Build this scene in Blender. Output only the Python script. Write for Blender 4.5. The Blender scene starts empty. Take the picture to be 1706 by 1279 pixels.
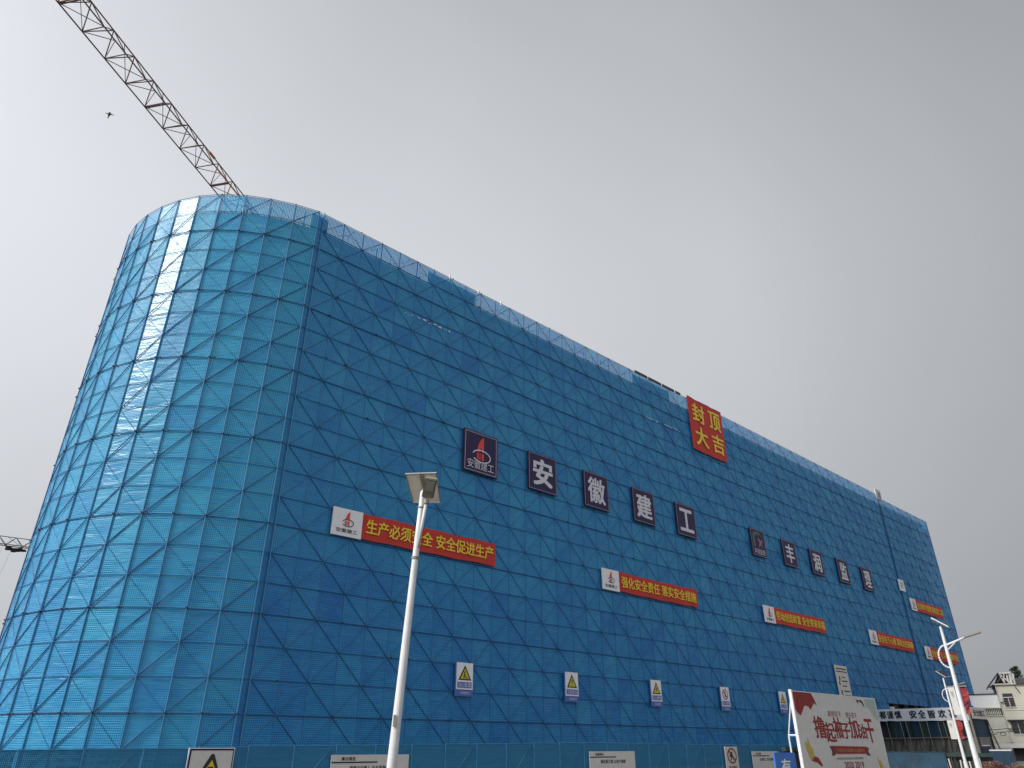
import bpy, bmesh, math, random
from mathutils import Vector, Matrix
random.seed(7)
R = math.radians
S = bpy.context.scene
COL = S.collection
EYE = 1.65                                   # height of the photographer's eye above the ground

# ------------------------------------------------------------------ camera
cam = bpy.data.objects.new('camera', bpy.data.cameras.new('camera'))
COL.objects.link(cam); S.camera = cam
cam.location = (0, 0, EYE); cam.rotation_euler = (R(90 + 27.48), 0, 0)
cam.data.sensor_width = 36; cam.data.lens = 24.54
cam.data.clip_start = .1; cam.data.clip_end = 3000

# ------------------------------------------------------------------ sun and sky (hazy overcast, sun high behind the camera's left shoulder)
SUN_AZ, SUN_EL = -118.0, 33.0
sd = Vector((math.sin(R(SUN_AZ)) * math.cos(R(SUN_EL)), math.cos(R(SUN_AZ)) * math.cos(R(SUN_EL)), math.sin(R(SUN_EL))))
sun = bpy.data.objects.new('sun', bpy.data.lights.new('sun', 'SUN'))
COL.objects.link(sun); sun.data.energy = 3.0; sun.data.angle = R(10); sun.data.color = (1, .95, .88)
sun.rotation_euler = (-sd).to_track_quat('-Z', 'Y').to_euler()

W = bpy.data.worlds.new('World'); S.world = W; W.use_nodes = True
nt = W.node_tree; nt.nodes.clear()
def N(t, tree=None, **k):
    n = (tree or nt).nodes.new(t)
    for a, b in k.items(): setattr(n, a, b)
    return n
def L(a, b, tree=None): (tree or nt).links.new(a, b)
def ramp(node, pts, mode='B_SPLINE'):
    cr = node.color_ramp; cr.interpolation = mode
    while len(cr.elements) > 1: cr.elements.remove(cr.elements[-1])
    cr.elements[0].position = pts[0][0]; cr.elements[0].color = tuple(pts[0][1])
    for p, c in pts[1:]:
        e = cr.elements.new(p); e.color = tuple(c)
def g(v): return (v, v, v, 1)
tc = N('ShaderNodeTexCoord'); sep = N('ShaderNodeSeparateXYZ'); L(tc.outputs['Generated'], sep.inputs[0])
flat = N('ShaderNodeCombineXYZ'); L(sep.outputs[0], flat.inputs[0]); L(sep.outputs[1], flat.inputs[1])
nrm = N('ShaderNodeVectorMath', operation='NORMALIZE'); L(flat.outputs[0], nrm.inputs[0])
dt = N('ShaderNodeVectorMath', operation='DOT_PRODUCT'); L(nrm.outputs[0], dt.inputs[0])
dt.inputs[1].default_value = (math.sin(R(SUN_AZ)), math.cos(R(SUN_AZ)), 0)
mr = N('ShaderNodeMapRange'); L(dt.outputs['Value'], mr.inputs[0]); mr.inputs[1].default_value = -1; mr.inputs[2].default_value = 1
ra = N('ShaderNodeValToRGB'); L(mr.outputs[0], ra.inputs[0])
ramp(ra, [(0, g(.39)), (.04, g(.455)), (.12, g(.59)), (.25, g(.64)), (.5, g(.70)), (.8, g(.86)), (1, g(.98))])
rb = N('ShaderNodeValToRGB'); L(sep.outputs[2], rb.inputs[0])
ramp(rb, [(0, g(.66)), (.1, g(.74)), (.35, g(.94)), (.52, g(1)), (.64, g(.99)), (.80, g(.82)), (.92, g(.68)), (1, g(.64))])
mu = N('ShaderNodeVectorMath', operation='MULTIPLY'); L(ra.outputs[0], mu.inputs[0]); L(rb.outputs[0], mu.inputs[1])
d3 = N('ShaderNodeVectorMath', operation='DOT_PRODUCT'); L(tc.outputs['Generated'], d3.inputs[0]); d3.inputs[1].default_value = sd
mx = N('ShaderNodeMath', operation='MAXIMUM'); L(d3.outputs['Value'], mx.inputs[0]); mx.inputs[1].default_value = 0
pw = N('ShaderNodeMath', operation='POWER'); L(mx.outputs[0], pw.inputs[0]); pw.inputs[1].default_value = 5
au = N('ShaderNodeMath', operation='MULTIPLY_ADD'); L(pw.outputs[0], au.inputs[0]); au.inputs[1].default_value = 1.3; au.inputs[2].default_value = 1.0
cn = N('ShaderNodeTexNoise'); L(tc.outputs['Generated'], cn.inputs[0]); cn.inputs['Scale'].default_value = 2.0; cn.inputs['Detail'].default_value = 5; cn.inputs['Roughness'].default_value = .45; cn.inputs['Distortion'].default_value = .4
cm = N('ShaderNodeMapRange'); L(cn.outputs[0], cm.inputs[0]); cm.inputs[1].default_value = .25; cm.inputs[2].default_value = .75; cm.inputs[3].default_value = .96; cm.inputs[4].default_value = 1.04
mm = N('ShaderNodeMath', operation='MULTIPLY'); L(au.outputs[0], mm.inputs[0]); L(cm.outputs[0], mm.inputs[1])
sc = N('ShaderNodeVectorMath', operation='SCALE'); L(mu.outputs[0], sc.inputs[0]); L(mm.outputs[0], sc.inputs['Scale'])
tint = N('ShaderNodeVectorMath', operation='MULTIPLY'); L(sc.outputs[0], tint.inputs[0]); tint.inputs[1].default_value = (.952, .984, 1.040)
sky = N('ShaderNodeTexSky', sky_type='NISHITA'); sky.sun_disc = False; sky.sun_elevation = R(SUN_EL); sky.sun_rotation = R(SUN_AZ); sky.dust_density = 6
ssc = N('ShaderNodeVectorMath', operation='SCALE'); L(sky.outputs[0], ssc.inputs[0]); ssc.inputs['Scale'].default_value = .004
ad = N('ShaderNodeVectorMath', operation='ADD'); L(tint.outputs[0], ad.inputs[0]); L(ssc.outputs[0], ad.inputs[1])
bg = N('ShaderNodeBackground'); L(ad.outputs[0], bg.inputs[0]); bg.inputs[1].default_value = 1.0
wo = N('ShaderNodeOutputWorld'); L(bg.outputs[0], wo.inputs[0])
S.view_settings.view_transform = 'Standard'; S.view_settings.look = 'None'; S.view_settings.gamma = 1
S.view_settings.use_curve_mapping = False; S.view_settings.exposure = 0
S.cycles.max_bounces = 6; S.cycles.transparent_max_bounces = 10; S.cycles.diffuse_bounces = 3; S.cycles.glossy_bounces = 2
S.cycles.use_denoising = True; S.cycles.denoiser = 'OPENIMAGEDENOISE'

# ------------------------------------------------------------------ materials
def mat(name, col, rough=.6, metal=0, noise=None, spec=.5, bump=None):
    """col; noise=(scale, amount, other colour); bump=(scale, strength)"""
    m = bpy.data.materials.new(name); m.use_nodes = True; t = m.node_tree
    b = t.nodes['Principled BSDF']; b.inputs['Base Color'].default_value = (*col, 1)
    b.inputs['Roughness'].default_value = rough; b.inputs['Metallic'].default_value = metal
    b.inputs['Specular IOR Level'].default_value = spec
    if noise or bump:
        c = N('ShaderNodeTexCoord', t)
    if noise:
        n = N('ShaderNodeTexNoise', t); n.inputs['Scale'].default_value = noise[0]; n.inputs['Detail'].default_value = 6; n.inputs['Roughness'].default_value = .65
        L(c.outputs['Object'], n.inputs[0], t)
        r = N('ShaderNodeValToRGB', t); L(n.outputs[0], r.inputs[0], t)
        o = noise[2]
        ramp(r, [(.5 - noise[1], (*o, 1)), (.5 + noise[1], (*col, 1))], 'EASE'); L(r.outputs[0], b.inputs['Base Color'], t)
    if bump:
        n2 = N('ShaderNodeTexNoise', t); n2.inputs['Scale'].default_value = bump[0]; n2.inputs['Detail'].default_value = 5
        L(c.outputs['Object'], n2.inputs[0], t)
        bp = N('ShaderNodeBump', t); bp.inputs['Strength'].default_value = bump[1]; bp.inputs['Distance'].default_value = .05
        L(n2.outputs[0], bp.inputs['Height'], t); L(bp.outputs[0], b.inputs['Normal'], t)
    return m

def net_material(name, c_lo, c_hi, hole, period=.125, rough=.31, wrinkle=.48, spec=.45, transl=.22):
    """perforated plastic netting: dots, per-panel tint, stretched wrinkles, small translucency"""
    m = bpy.data.materials.new(name); m.use_nodes = True; t = m.node_tree
    b = t.nodes['Principled BSDF']; out = t.nodes['Material Output']
    uv = N('ShaderNodeUVMap', t); uv.uv_map = 'UVMap'
    at = N('ShaderNodeAttribute', t); at.attribute_name = 'tint'
    n1 = N('ShaderNodeTexNoise', t); n1.inputs['Scale'].default_value = .8; n1.inputs['Detail'].default_value = 4; L(uv.outputs[0], n1.inputs[0], t)
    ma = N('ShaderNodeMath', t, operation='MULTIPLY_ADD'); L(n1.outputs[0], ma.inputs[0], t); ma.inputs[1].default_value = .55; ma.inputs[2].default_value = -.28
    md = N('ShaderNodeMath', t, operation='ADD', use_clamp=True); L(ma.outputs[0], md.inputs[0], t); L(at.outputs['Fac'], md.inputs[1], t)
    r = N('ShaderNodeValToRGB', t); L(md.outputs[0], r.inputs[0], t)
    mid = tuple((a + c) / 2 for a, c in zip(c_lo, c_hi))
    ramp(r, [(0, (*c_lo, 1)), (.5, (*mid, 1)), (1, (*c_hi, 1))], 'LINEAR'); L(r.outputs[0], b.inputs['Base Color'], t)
    b.inputs['Roughness'].default_value = rough; b.inputs['Specular IOR Level'].default_value = spec
    # wrinkles, longer along the net than up it
    mp = N('ShaderNodeMapping', t); L(uv.outputs[0], mp.inputs[0], t); mp.inputs['Scale'].default_value = (.55, 2.3, 1); mp.inputs['Rotation'].default_value = (0, 0, .2)
    w = N('ShaderNodeTexNoise', t); L(mp.outputs[0], w.inputs[0], t); w.inputs['Scale'].default_value = 1.1; w.inputs['Detail'].default_value = 2.5; w.inputs['Distortion'].default_value = .7
    # perforation grid
    s1 = N('ShaderNodeVectorMath', t, operation='SCALE'); L(uv.outputs[0], s1.inputs[0], t); s1.inputs['Scale'].default_value = 1 / period
    fr = N('ShaderNodeVectorMath', t, operation='FRACTION'); L(s1.outputs[0], fr.inputs[0], t)
    sx = N('ShaderNodeSeparateXYZ', t); L(fr.outputs[0], sx.inputs[0], t)
    lx = N('ShaderNodeMath', t, operation='LESS_THAN'); L(sx.outputs[0], lx.inputs[0], t); lx.inputs[1].default_value = hole ** .5
    ly = N('ShaderNodeMath', t, operation='LESS_THAN'); L(sx.outputs[1], ly.inputs[0], t); ly.inputs[1].default_value = hole ** .5
    hm = N('ShaderNodeMath', t, operation='MULTIPLY'); L(lx.outputs[0], hm.inputs[0], t); L(ly.outputs[0], hm.inputs[1], t)
    bp = N('ShaderNodeBump', t); bp.inputs['Strength'].default_value = wrinkle; bp.inputs['Distance'].default_value = .12
    L(w.outputs[0], bp.inputs['Height'], t); L(bp.outputs[0], b.inputs['Normal'], t)
    tl = N('ShaderNodeBsdfTranslucent', t); L(r.outputs[0], tl.inputs[0], t)
    m1 = N('ShaderNodeMixShader', t); m1.inputs[0].default_value = transl; L(b.outputs[0], m1.inputs[1], t); L(tl.outputs[0], m1.inputs[2], t)
    tr = N('ShaderNodeBsdfTransparent', t)
    m2 = N('ShaderNodeMixShader', t); L(hm.outputs[0], m2.inputs[0], t); L(m1.outputs[0], m2.inputs[1], t); L(tr.outputs[0], m2.inputs[2], t)
    L(m2.outputs[0], out.inputs[0], t)
    return m

M = dict(
    net=net_material('blue perforated net', (.020, .205, .62), (.068, .53, .80), .18),
    fence_net=net_material('teal fence mesh', (.014, .13, .26), (.026, .20, .34), .10, period=.05, rough=.5, wrinkle=.3),
    pipe=mat('dark blue painted tube', (.020, .115, .28), .7, 0, (3, .25, (.012, .07, .19))),
    pipe_light=mat('blue bar in lit tone', (.035, .20, .40), .5, 0, (3, .25, (.02, .13, .30))),  # same frame paint, paler because lighting on the relief is put into the colour
    post_blue=mat('mid blue painted post', (.05, .25, .46), .4, 0, (2, .2, (.03, .17, .36))),
    coupler=mat('dark steel coupler', (.022, .030, .045), .8),
    deck=mat('scaffold deck', (.10, .10, .09), .8, 0, (3, .2, (.05, .05, .05))),
    concrete=mat('raw concrete', (.26, .25, .23), .9, 0, (.6, .25, (.17, .165, .15)), .3, (6, .4)),
    dark=mat('dark interior', (.035, .036, .04), .9, 0, (1, .2, (.02, .02, .02))),  # near-black; inside openings and floors it puts the shade into the colour
    navy=mat('navy sign board', (.028, .018, .075), .5, 0, (2, .3, (.020, .014, .055)), .3),
    white=mat('white paint', (.80, .81, .82), .4, 0, (4, .25, (.72, .72, .73))),
    dull_white=mat('dull white panel', (.60, .585, .56), .6, 0, (3, .3, (.52, .505, .48))),
    grey_letter=mat('light grey letter', (.60, .60, .66), .5),
    mauve=mat('pale mauve border', (.27, .22, .32), .5),
    red=mat('red banner cloth', (.56, .050, .035), .6, 0, (1.5, .3, (.46, .034, .028)), .3, (3, .3)),
    red_dark=mat('dark red print', (.28, .012, .014), .6, 0, (3, .3, (.20, .01, .01))),
    red_logo=mat('red emblem', (.70, .045, .05), .5),
    yellow=mat('yellow letter', (.80, .56, .03), .5),
    warn=mat('warning yellow', (.62, .50, .01), .5),
    black=mat('black print', (.015, .015, .017), .5),
    blue_sign=mat('blue sign face', (.03, .17, .58), .3, 0, (2, .3, (.025, .14, .50))),
    blue_label=mat('blue label', (.06, .13, .42), .5),
    green=mat('green print', (.07, .15, .12), .6),
    pink=mat('pink print', (.38, .14, .24), .6),
    pole=mat('white lamp pole', (.74, .75, .77), .3, 0, (5, .25, (.62, .62, .63))),
    panel_back=mat('solar panel back sheet', (.74, .67, .56), .5, 0, (6, .3, (.66, .59, .49))),
    cell=mat('solar cells', (.01, .012, .03), .2),
    lamp_body=mat('grey lamp housing', (.24, .22, .165), .5),
    lamp_glass=mat('lamp glass', (.36, .37, .32), .3),
    crane=mat('weathered orange steel', (.20, .085, .06), .6, 0, (1.5, .25, (.13, .09, .08))),
    crane_bright=mat('bright orange steel', (.50, .14, .04), .6),
    crane_grey=mat('dull crane steel', (.16, .16, .155), .6),
    cream=mat('cream rendered wall', (.60, .59, .50), .8, 0, (.5, .25, (.50, .48, .40)), .3, (2, .2)),
    white_wall=mat('whitewashed wall', (.82, .83, .84), .8, 0, (.5, .25, (.72, .73, .73))),
    glass=mat('dark window glass', (.03, .03, .03), .1),
    brown_frame=mat('brown frame', (.06, .045, .035), .6),
    slate=mat('grey roof', (.07, .07, .065), .8, 0, (2, .25, (.04, .04, .04))),
    asphalt=mat('asphalt', (.055, .055, .055), .9, 0, (2, .3, (.04, .04, .04)), .3, (20, .4)),
    paving=mat('concrete paving', (.22, .21, .20), .9, 0, (1, .3, (.16, .155, .15)), .3, (8, .3)),
    leaf=mat('dark needles', (.030, .055, .025), .8, 0, (3, .3, (.015, .03, .015))),
    leaf2=mat('tan brush leaves', (.20, .13, .08), .8, 0, (2, .25, (.09, .085, .03))),
    leaf3=mat('reddish brush leaves', (.22, .075, .05), .8, 0, (2, .25, (.12, .07, .04))),
    bark=mat('bark', (.07, .05, .035), .9),
    dkgreen=mat('dark green tarpaulin', (.03, .06, .055), .7, 0, (.8, .25, (.015, .03, .03)), .3, (3, .4)),
    navy_tarp=mat('dark blue tarpaulin', (.02, .045, .09), .6, 0, (.8, .3, (.01, .03, .04)), .3, (3, .4)),
    stain=mat('grey stained render', (.20, .195, .17), .9, 0, (.8, .22, (.09, .09, .07)), .3, (2, .3)),
    hoard=mat('blue hoarding', (.010, .055, .10), .6, 0, (.7, .15, (.006, .028, .055))),
    feather=mat('dark feathers', (.02, .018, .016), .8),
    gold=mat('gold print', (.45, .33, .06), .6),
    pale_green=mat('pale green wash', (.34, .42, .38), .7),
    rope=mat('steel rope', (.16, .16, .16), .6),
    poster=mat('shop poster', (.10, .20, .32), .4, 0, (2, .1, (.35, .12, .16))),
)

# ------------------------------------------------------------------ helpers
def link(o, parent=None, world=None):
    COL.objects.link(o)
    if parent is not None:
        o.parent = parent
        if world is not None: o.matrix_basis = parent.matrix_basis.inverted() @ world
    elif world is not None: o.matrix_basis = world
    return o
def tag(o, label=None, cat=None, group=None, kind=None):
    if label: o['label'] = label
    if cat: o['category'] = cat
    if group: o['group'] = group
    if kind: o['kind'] = kind
    return o
def empty(name, loc=(0, 0, 0), rz=0, label=None, cat=None, group=None, tilt=None):
    o = bpy.data.objects.new(name, None); o.empty_display_size = .3
    mtx = Matrix.Translation(loc) @ Matrix.Rotation(rz, 4, 'Z')
    if tilt: mtx = mtx @ tilt
    o.matrix_basis = mtx; COL.objects.link(o)
    return tag(o, label, cat, group)
def mesh_obj(name, bm, m, parent=None, world=None, smooth=False):
    me = bpy.data.meshes.new(name); bm.to_mesh(me); bm.free()
    for x in (m if isinstance(m, (list, tuple)) else [m]): me.materials.append(x)
    if smooth:
        for p in me.polygons: p.use_smooth = True
    return link(bpy.data.objects.new(name, me), parent, world)
def box(bm, a, b):
    x0, y0, z0 = a; x1, y1, z1 = b
    v = [bm.verts.new(p) for p in ((x0,y0,z0),(x1,y0,z0),(x1,y1,z0),(x0,y1,z0),(x0,y0,z1),(x1,y0,z1),(x1,y1,z1),(x0,y1,z1))]
    for f in ((0,3,2,1),(4,5,6,7),(0,1,5,4),(1,2,6,5),(2,3,7,6),(3,0,4,7)): bm.faces.new([v[i] for i in f])
def tube(bm, a, b, r, r2=None, n=6, cap=True):
    a = Vector(a); b = Vector(b); d = (b - a)
    if d.length < 1e-6: return
    q = d.to_track_quat('Z', 'Y'); r2 = r if r2 is None else r2
    ra_ = [bm.verts.new(a + q @ Vector((r * math.cos(2*math.pi*i/n), r * math.sin(2*math.pi*i/n), 0))) for i in range(n)]
    rb_ = [bm.verts.new(b + q @ Vector((r2 * math.cos(2*math.pi*i/n), r2 * math.sin(2*math.pi*i/n), 0))) for i in range(n)]
    for i in range(n): bm.faces.new((ra_[i], ra_[(i+1)%n], rb_[(i+1)%n], rb_[i]))
    if cap: bm.faces.new(ra_[::-1]); bm.faces.new(rb_)
def poly(bm, pts, y0, y1):
    """extruded polygon in the XZ plane, y0 = front"""
    f = [bm.verts.new((x, y0, z)) for x, z in pts]; k = [bm.verts.new((x, y1, z)) for x, z in pts]
    area = sum(pts[i][0]*pts[(i+1)%len(pts)][1]-pts[(i+1)%len(pts)][0]*pts[i][1] for i in range(len(pts)))
    if area < 0: f.reverse(); k.reverse()
    bm.faces.new(f); bm.faces.new(k[::-1])
    n = len(f)
    for i in range(n): bm.faces.new((f[(i+1)%n], f[i], k[i], k[(i+1)%n]))
def thicken(bm, t):
    """give an open sheet its thickness: a second skin t behind it and edges all round"""
    bm.normal_update(); bm.verts.index_update()
    fs = bm.faces[:]; vs = bm.verts[:]; nn = Vector()
    for f in fs: nn += f.normal * f.calc_area()
    nn = nn.normalized() * -t
    if t < 0: nn = nn * 1
    bd = [(e.verts[0], e.verts[1], e.link_faces[0]) for e in bm.edges if len(e.link_faces) == 1]
    cp = {v_: bm.verts.new(v_.co + nn) for v_ in vs}
    for f in fs: bm.faces.new([cp[v_] for v_ in reversed(f.verts[:])])
    for a, b, f in bd:
        l = [v_ for v_ in f.verts]; i = l.index(a)
        if l[(i + 1) % len(l)] is not b: a, b = b, a
        bm.faces.new((b, a, cp[a], cp[b]))
def ring(bm, cx, cz, rx, rz, w, y0, y1, a0=0, a1=360, n=28):
    st = []
    for i in range(n + 1):
        a = R(a0 + (a1 - a0) * i / n); c, s = math.cos(a), math.sin(a)
        st.append([bm.verts.new((cx + q[0]*c, y, cz + q[1]*s)) for q, y in (((rx, rz), y0), ((rx - w, rz - w), y0), ((rx - w, rz - w), y1), ((rx, rz), y1))])
    for i in range(n):
        for j in range(4): bm.faces.new((st[i][j], st[i][(j+1)%4], st[i+1][(j+1)%4], st[i+1][j]))
    bm.normal_update()
def one_box(name, m, parent, a, b, world=None):
    bm = bmesh.new(); box(bm, a, b); return mesh_obj(name, bm, m, parent, world)
# one unit tube shared by every bar of the scaffold screen: along +Z, radius 1, length 1
_bm = bmesh.new(); tube(_bm, (0,0,0), (0,0,1), 1, n=6)
def unit_mesh(name, m):
    me = bpy.data.meshes.new(name); _bm.to_mesh(me); me.materials.append(m); return me
def bar(name, me, a, b, r, parent):
    a = Vector(a); b = Vector(b); d = b - a
    mtx = Matrix.Translation(a) @ d.to_track_quat('Z', 'Y').to_matrix().to_4x4() @ Matrix.Diagonal((r, r, d.length, 1))
    return link(bpy.data.objects.new(name, me), parent, mtx)

# letters: built-in font turned into thin meshes
_tc = {}
def text_mesh(body, bold=.0):
    k = (body, bold)
    if k in _tc: return _tc[k]
    c = bpy.data.curves.new('lettering', 'FONT'); c.body = body; c.offset = bold; c.resolution_u = 3; c.fill_mode = 'FRONT'
    c.space_line = .95
    o = bpy.data.objects.new('lettering', c); COL.objects.link(o)
    dg = bpy.context.evaluated_depsgraph_get(); dg.update()
    me = bpy.data.meshes.new_from_object(o.evaluated_get(dg))
    bpy.data.objects.remove(o); bpy.data.curves.remove(c)
    vs = [v.co.copy() for v in me.vertices]
    x0 = min(v.x for v in vs); x1 = max(v.x for v in vs); y0 = min(v.y for v in vs); y1 = max(v.y for v in vs)
    pts = [((v.x - x0)/(x1 - x0), (v.y - y0)/(y1 - y0)) for v in vs]
    fs = [tuple(p.vertices) for p in me.polygons]; bpy.data.meshes.remove(me)
    _tc[k] = (pts, fs); return _tc[k]
def text(body, x0, z0, x1, z1, y, m, parent, bold=.015, slant=0, name='lettering'):
    pts, fs = text_mesh(body)
    me = bpy.data.meshes.new(name); V, Fa = [], []
    w = bold * (z1 - z0)                       # heavier strokes: the same letters laid again a little to each side
    for q, (dx, dz) in enumerate(((0, 0),) if bold < .004 else ((-w, -w*.6), (w, w*.6), (-w, w*.6), (w, -w*.6), (0, 0))):
        o_ = len(V); V += [(x0 + w + (x1 - x0 - 2*w) * a + slant * b + dx, y - .0012 * q, z0 + w*.6 + (z1 - z0 - w*1.2) * b + dz) for a, b in pts]
        Fa += [tuple(i + o_ for i in f) for f in fs]
    me.from_pydata(V, [], Fa); me.materials.append(m)
    return link(bpy.data.objects.new(name, me), parent)

# ------------------------------------------------------------------ site geometry
AZ = R(47.6); D = 46.0                         # the long face runs away at 47.6 degrees, 46 m off at its nearest
dv = Vector((math.sin(AZ), math.cos(AZ), 0)); nv = Vector((math.cos(AZ), -math.sin(AZ), 0)); RZ = R(90 - 47.6)
def F(u, zc, out=0.0, dist=D):                 # point on a plane parallel to the long face; zc above eye level
    p = -dist * nv + dv * u + nv * out; return Vector((p.x, p.y, zc + EYE))

# ground ------------------------------------------------------------
bm = bmesh.new()
v = [bm.verts.new(p) for p in ((-900,-900,0),(900,-900,0),(900,900,0),(-900,900,0))]; bm.faces.new(v)
tag(mesh_obj('ground', bm, M['paving']), kind='structure')
def strip(name, u0, u1, d0, d1, z, m):
    bm = bmesh.new(); q = [F(u0, z - EYE, 0, d0), F(u1, z - EYE, 0, d0), F(u1, z - EYE, 0, d1), F(u0, z - EYE, 0, d1)]
    bm.faces.new([bm.verts.new(p) for p in q]); return tag(mesh_obj(name, bm, m), kind='structure')
strip('road', -80, 260, -6, 9.5, .004, M['asphalt'])
bm = bmesh.new()
q = [F(-80, -EYE, 0, 9.5), F(260, -EYE, 0, 9.5), F(260, -EYE, 0, 9.7), F(-80, -EYE, 0, 9.7)]
lo = [bm.verts.new(p) for p in q]; hi = [bm.verts.new(p + Vector((0, 0, .13))) for p in q]
bm.faces.new(hi)
for i in range(4): bm.faces.new((lo[i], lo[(i+1)%4], hi[(i+1)%4], hi[i]))
tag(mesh_obj('kerb', bm, M['concrete']), kind='structure')

# ------------------------------------------------------------------ the wrapped building
ROW = 1.985; Z0 = 1.78
def zrow(k): return min(Z0 + ROW * k, 41.3)
angs = [63.5, 70.5, 77.5, 86, 96, 105.5, 113.5, 121, 129, 137, 145, 153, 161, 169, 177, 185, 194, 203, 212, 220]
cv = [Vector((-16.77, 46.98, 0))]
for t in angs: cv.append(cv[-1] + Vector((-2 * math.sin(R(t)), -2 * math.cos(R(t)), 0)))
# vertex normals
def cnorm(i):
    t = angs[min(i, len(angs)-1)]; t0 = angs[max(i-1, 0)] if i > 0 else 52
    a = R((t + t0) / 2); return Vector((math.cos(a), -math.sin(a), 0))
def C(i, zc, out=0.0): p = cv[i] + cnorm(i) * out; return Vector((p.x, p.y, zc + EYE))

# inner building: slabs, columns, a dark block painted for the shade of the open floors
bld = empty('concrete_building', F(60, -EYE, -6), RZ, 'unfinished concrete frame building behind the blue netting', 'building')
inset = [F(155, 0, -1.6), F(19.3, 0, -1.6)] + [C(i, 0, -1.6) for i in range(1, len(cv))]
last = inset[-1]; depth = (last - F(0, 0)).dot(nv)
inset.append(F(155, 0, depth)); inset = [Vector((p.x, p.y, 0)) for p in inset]
cen = sum(inset, Vector()) / len(inset)
def slab(bm, pts, z0, z1):
    lo = [bm.verts.new((p.x, p.y, z0)) for p in pts]; hi = [bm.verts.new((p.x, p.y, z1)) for p in pts]
    bm.faces.new(lo); bm.faces.new(hi[::-1]); n = len(lo)
    for i in range(n): bm.faces.new((lo[i], hi[i], hi[(i+1)%n], lo[(i+1)%n]))
I4 = Matrix.Identity(4)
for k in range(1, 11):
    bm = bmesh.new(); z = EYE + Z0 + ROW * (2*k - 1) - .1
    slab(bm, inset, z - .45, z); mesh_obj('floor_slab', bm, M['concrete'], bld, I4)
inner = [p.lerp(cen, 0) - 0*p for p in inset]
def shrink(pts, s):
    out = []
    n = len(pts)
    for i in range(n):
        a, b, c = pts[i-1], pts[i], pts[(i+1)%n]
        e1 = (b - a).normalized(); e2 = (c - b).normalized()
        n1 = Vector((-e1.y, e1.x, 0)); n2 = Vector((-e2.y, e2.x, 0))
        q = (n1 + n2).normalized()
        if (cen - b).dot(q) < 0: q = -q
        out.append(b + q * s)
    return out
bm = bmesh.new(); slab(bm, shrink(inset, 1.2), 0, EYE + 39.0); mesh_obj('interior_shade_block', bm, M['dark'], bld, I4)
for i in range(len(inset)):
    a, c = inset[i], inset[(i+1) % len(inset)]
    a, c = a + Vector((0, 0, 39.4 + EYE)), c + Vector((0, 0, 39.4 + EYE)); w_ = (c - a).normalized(); w_ = Vector((-w_.y, w_.x, 0)) * .1
    bm = bmesh.new(); lo = [bm.verts.new(p) for p in (a - w_, c - w_, c + w_, a + w_)]; hi = [bm.verts.new(v_.co + Vector((0, 0, 1.0))) for v_ in lo]
    bm.faces.new(lo); bm.faces.new(hi[::-1])
    for q in range(4): bm.faces.new((lo[q], hi[q], hi[(q+1)%4], lo[(q+1)%4]))
    mesh_obj('parapet', bm, M['concrete'], bld, I4)
bm = bmesh.new()
for i in range(34):
    p = F(20.5 + i * 4, 0, -2.0); box(bm, (p.x-.3, p.y-.3, 0), (p.x+.3, p.y+.3, EYE + 38.5))
for i in range(1, 18, 2):
    p = C(i, 0, -2.1); box(bm, (p.x-.3, p.y-.3, 0), (p.x+.3, p.y+.3, EYE + 38.5))
tag(mesh_obj('column', bm, M['concrete'], bld, I4), kind='stuff')

# ------------------------------------------------------------------ blue scaffold screen
scr = empty('scaffold_screen', F(19.3, -EYE), 0, 'tall blue perforated net scaffold wrapped round the whole building with one rounded end', 'scaffolding')
SW = Matrix.Identity(4)
panels, braces = [], []        # (importance, ...)
eye = Vector((0, 0, EYE))
def weight(a, b, c):
    mid = (a + b + c) / 3; nn = (b - a).cross(c - a); v_ = mid - eye
    w = abs(nn.dot(v_.normalized())) / v_.length_squared
    if nn.dot(v_) > 0 : w *= 1
    return w
def in_view(p):
    q = cam.matrix_basis.inverted() @ p if False else None
    th = R(27.48); y = p.y * math.cos(th) + (p.z-EYE) * math.sin(th); u = -p.y * math.sin(th) + (p.z-EYE) * math.cos(th)
    if y <= 0: return False
    return abs(p.x / y * 1163) < 875 and abs(u / y * 1163) < 660
cols = []
for i in range(len(cv) - 1): cols.append(('curve', i))
faces_cols = []
# each column gives functions left(z), right(z)
def add_cell(Lp, Rp, kb, kt, z0, z1, kind, diag, ci):
    a, b, c, d_ = Lp(z0), Rp(z0), Rp(z1), Lp(z1)
    panels.append((weight(a, b, d_) * (1 if in_view((a + c) / 2) else .01) * (0 if (kind == 'curve' and ci > 11) else 1), a, b, c, d_, kind, ci, kb))
    if diag: braces.append((weight(a, b, d_) * (1 if in_view((a + c) / 2) else .01) * (0 if (kind == 'curve' and ci > 11) else 1), diag, a, b, c, d_, kind))
ks = list(range(-2, 20))
for i in range(len(cv) - 1):
    Lp = lambda z, i=i: C(i + 1, z); Rp = lambda z, i=i: C(i, z)
    for k in ks:
        z0 = -EYE + .02 if k == -2 else zrow(k); z1 = zrow(k + 1)
        # nodes where (index + k) even; left vertex index i+1 (negative direction)
        dg_ = '/' if (i + 1 + k) % 2 == 0 else '\\'
        add_cell(Lp, Rp, k, k+1, z0, z1, 'curve', dg_, i)
UF = [19.8 + ROW * j for j in range(58)]; UE = [133.35 + (155.95 - 133.35) * j / 11 for j in range(12)]
for j in range(57):
    Lp = lambda z, j=j: F(UF[j], z); Rp = lambda z, j=j: F(UF[j+1], z)
    for k in ks:
        if k < 2 and UF[j] > 117: continue
        z0 = -EYE + .02 if k == -2 else zrow(k); z1 = zrow(k + 1)
        add_cell(Lp, Rp, k, k+1, z0, z1, 'face', '/' if (j + k) % 2 == 1 else '\\', j)
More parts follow.
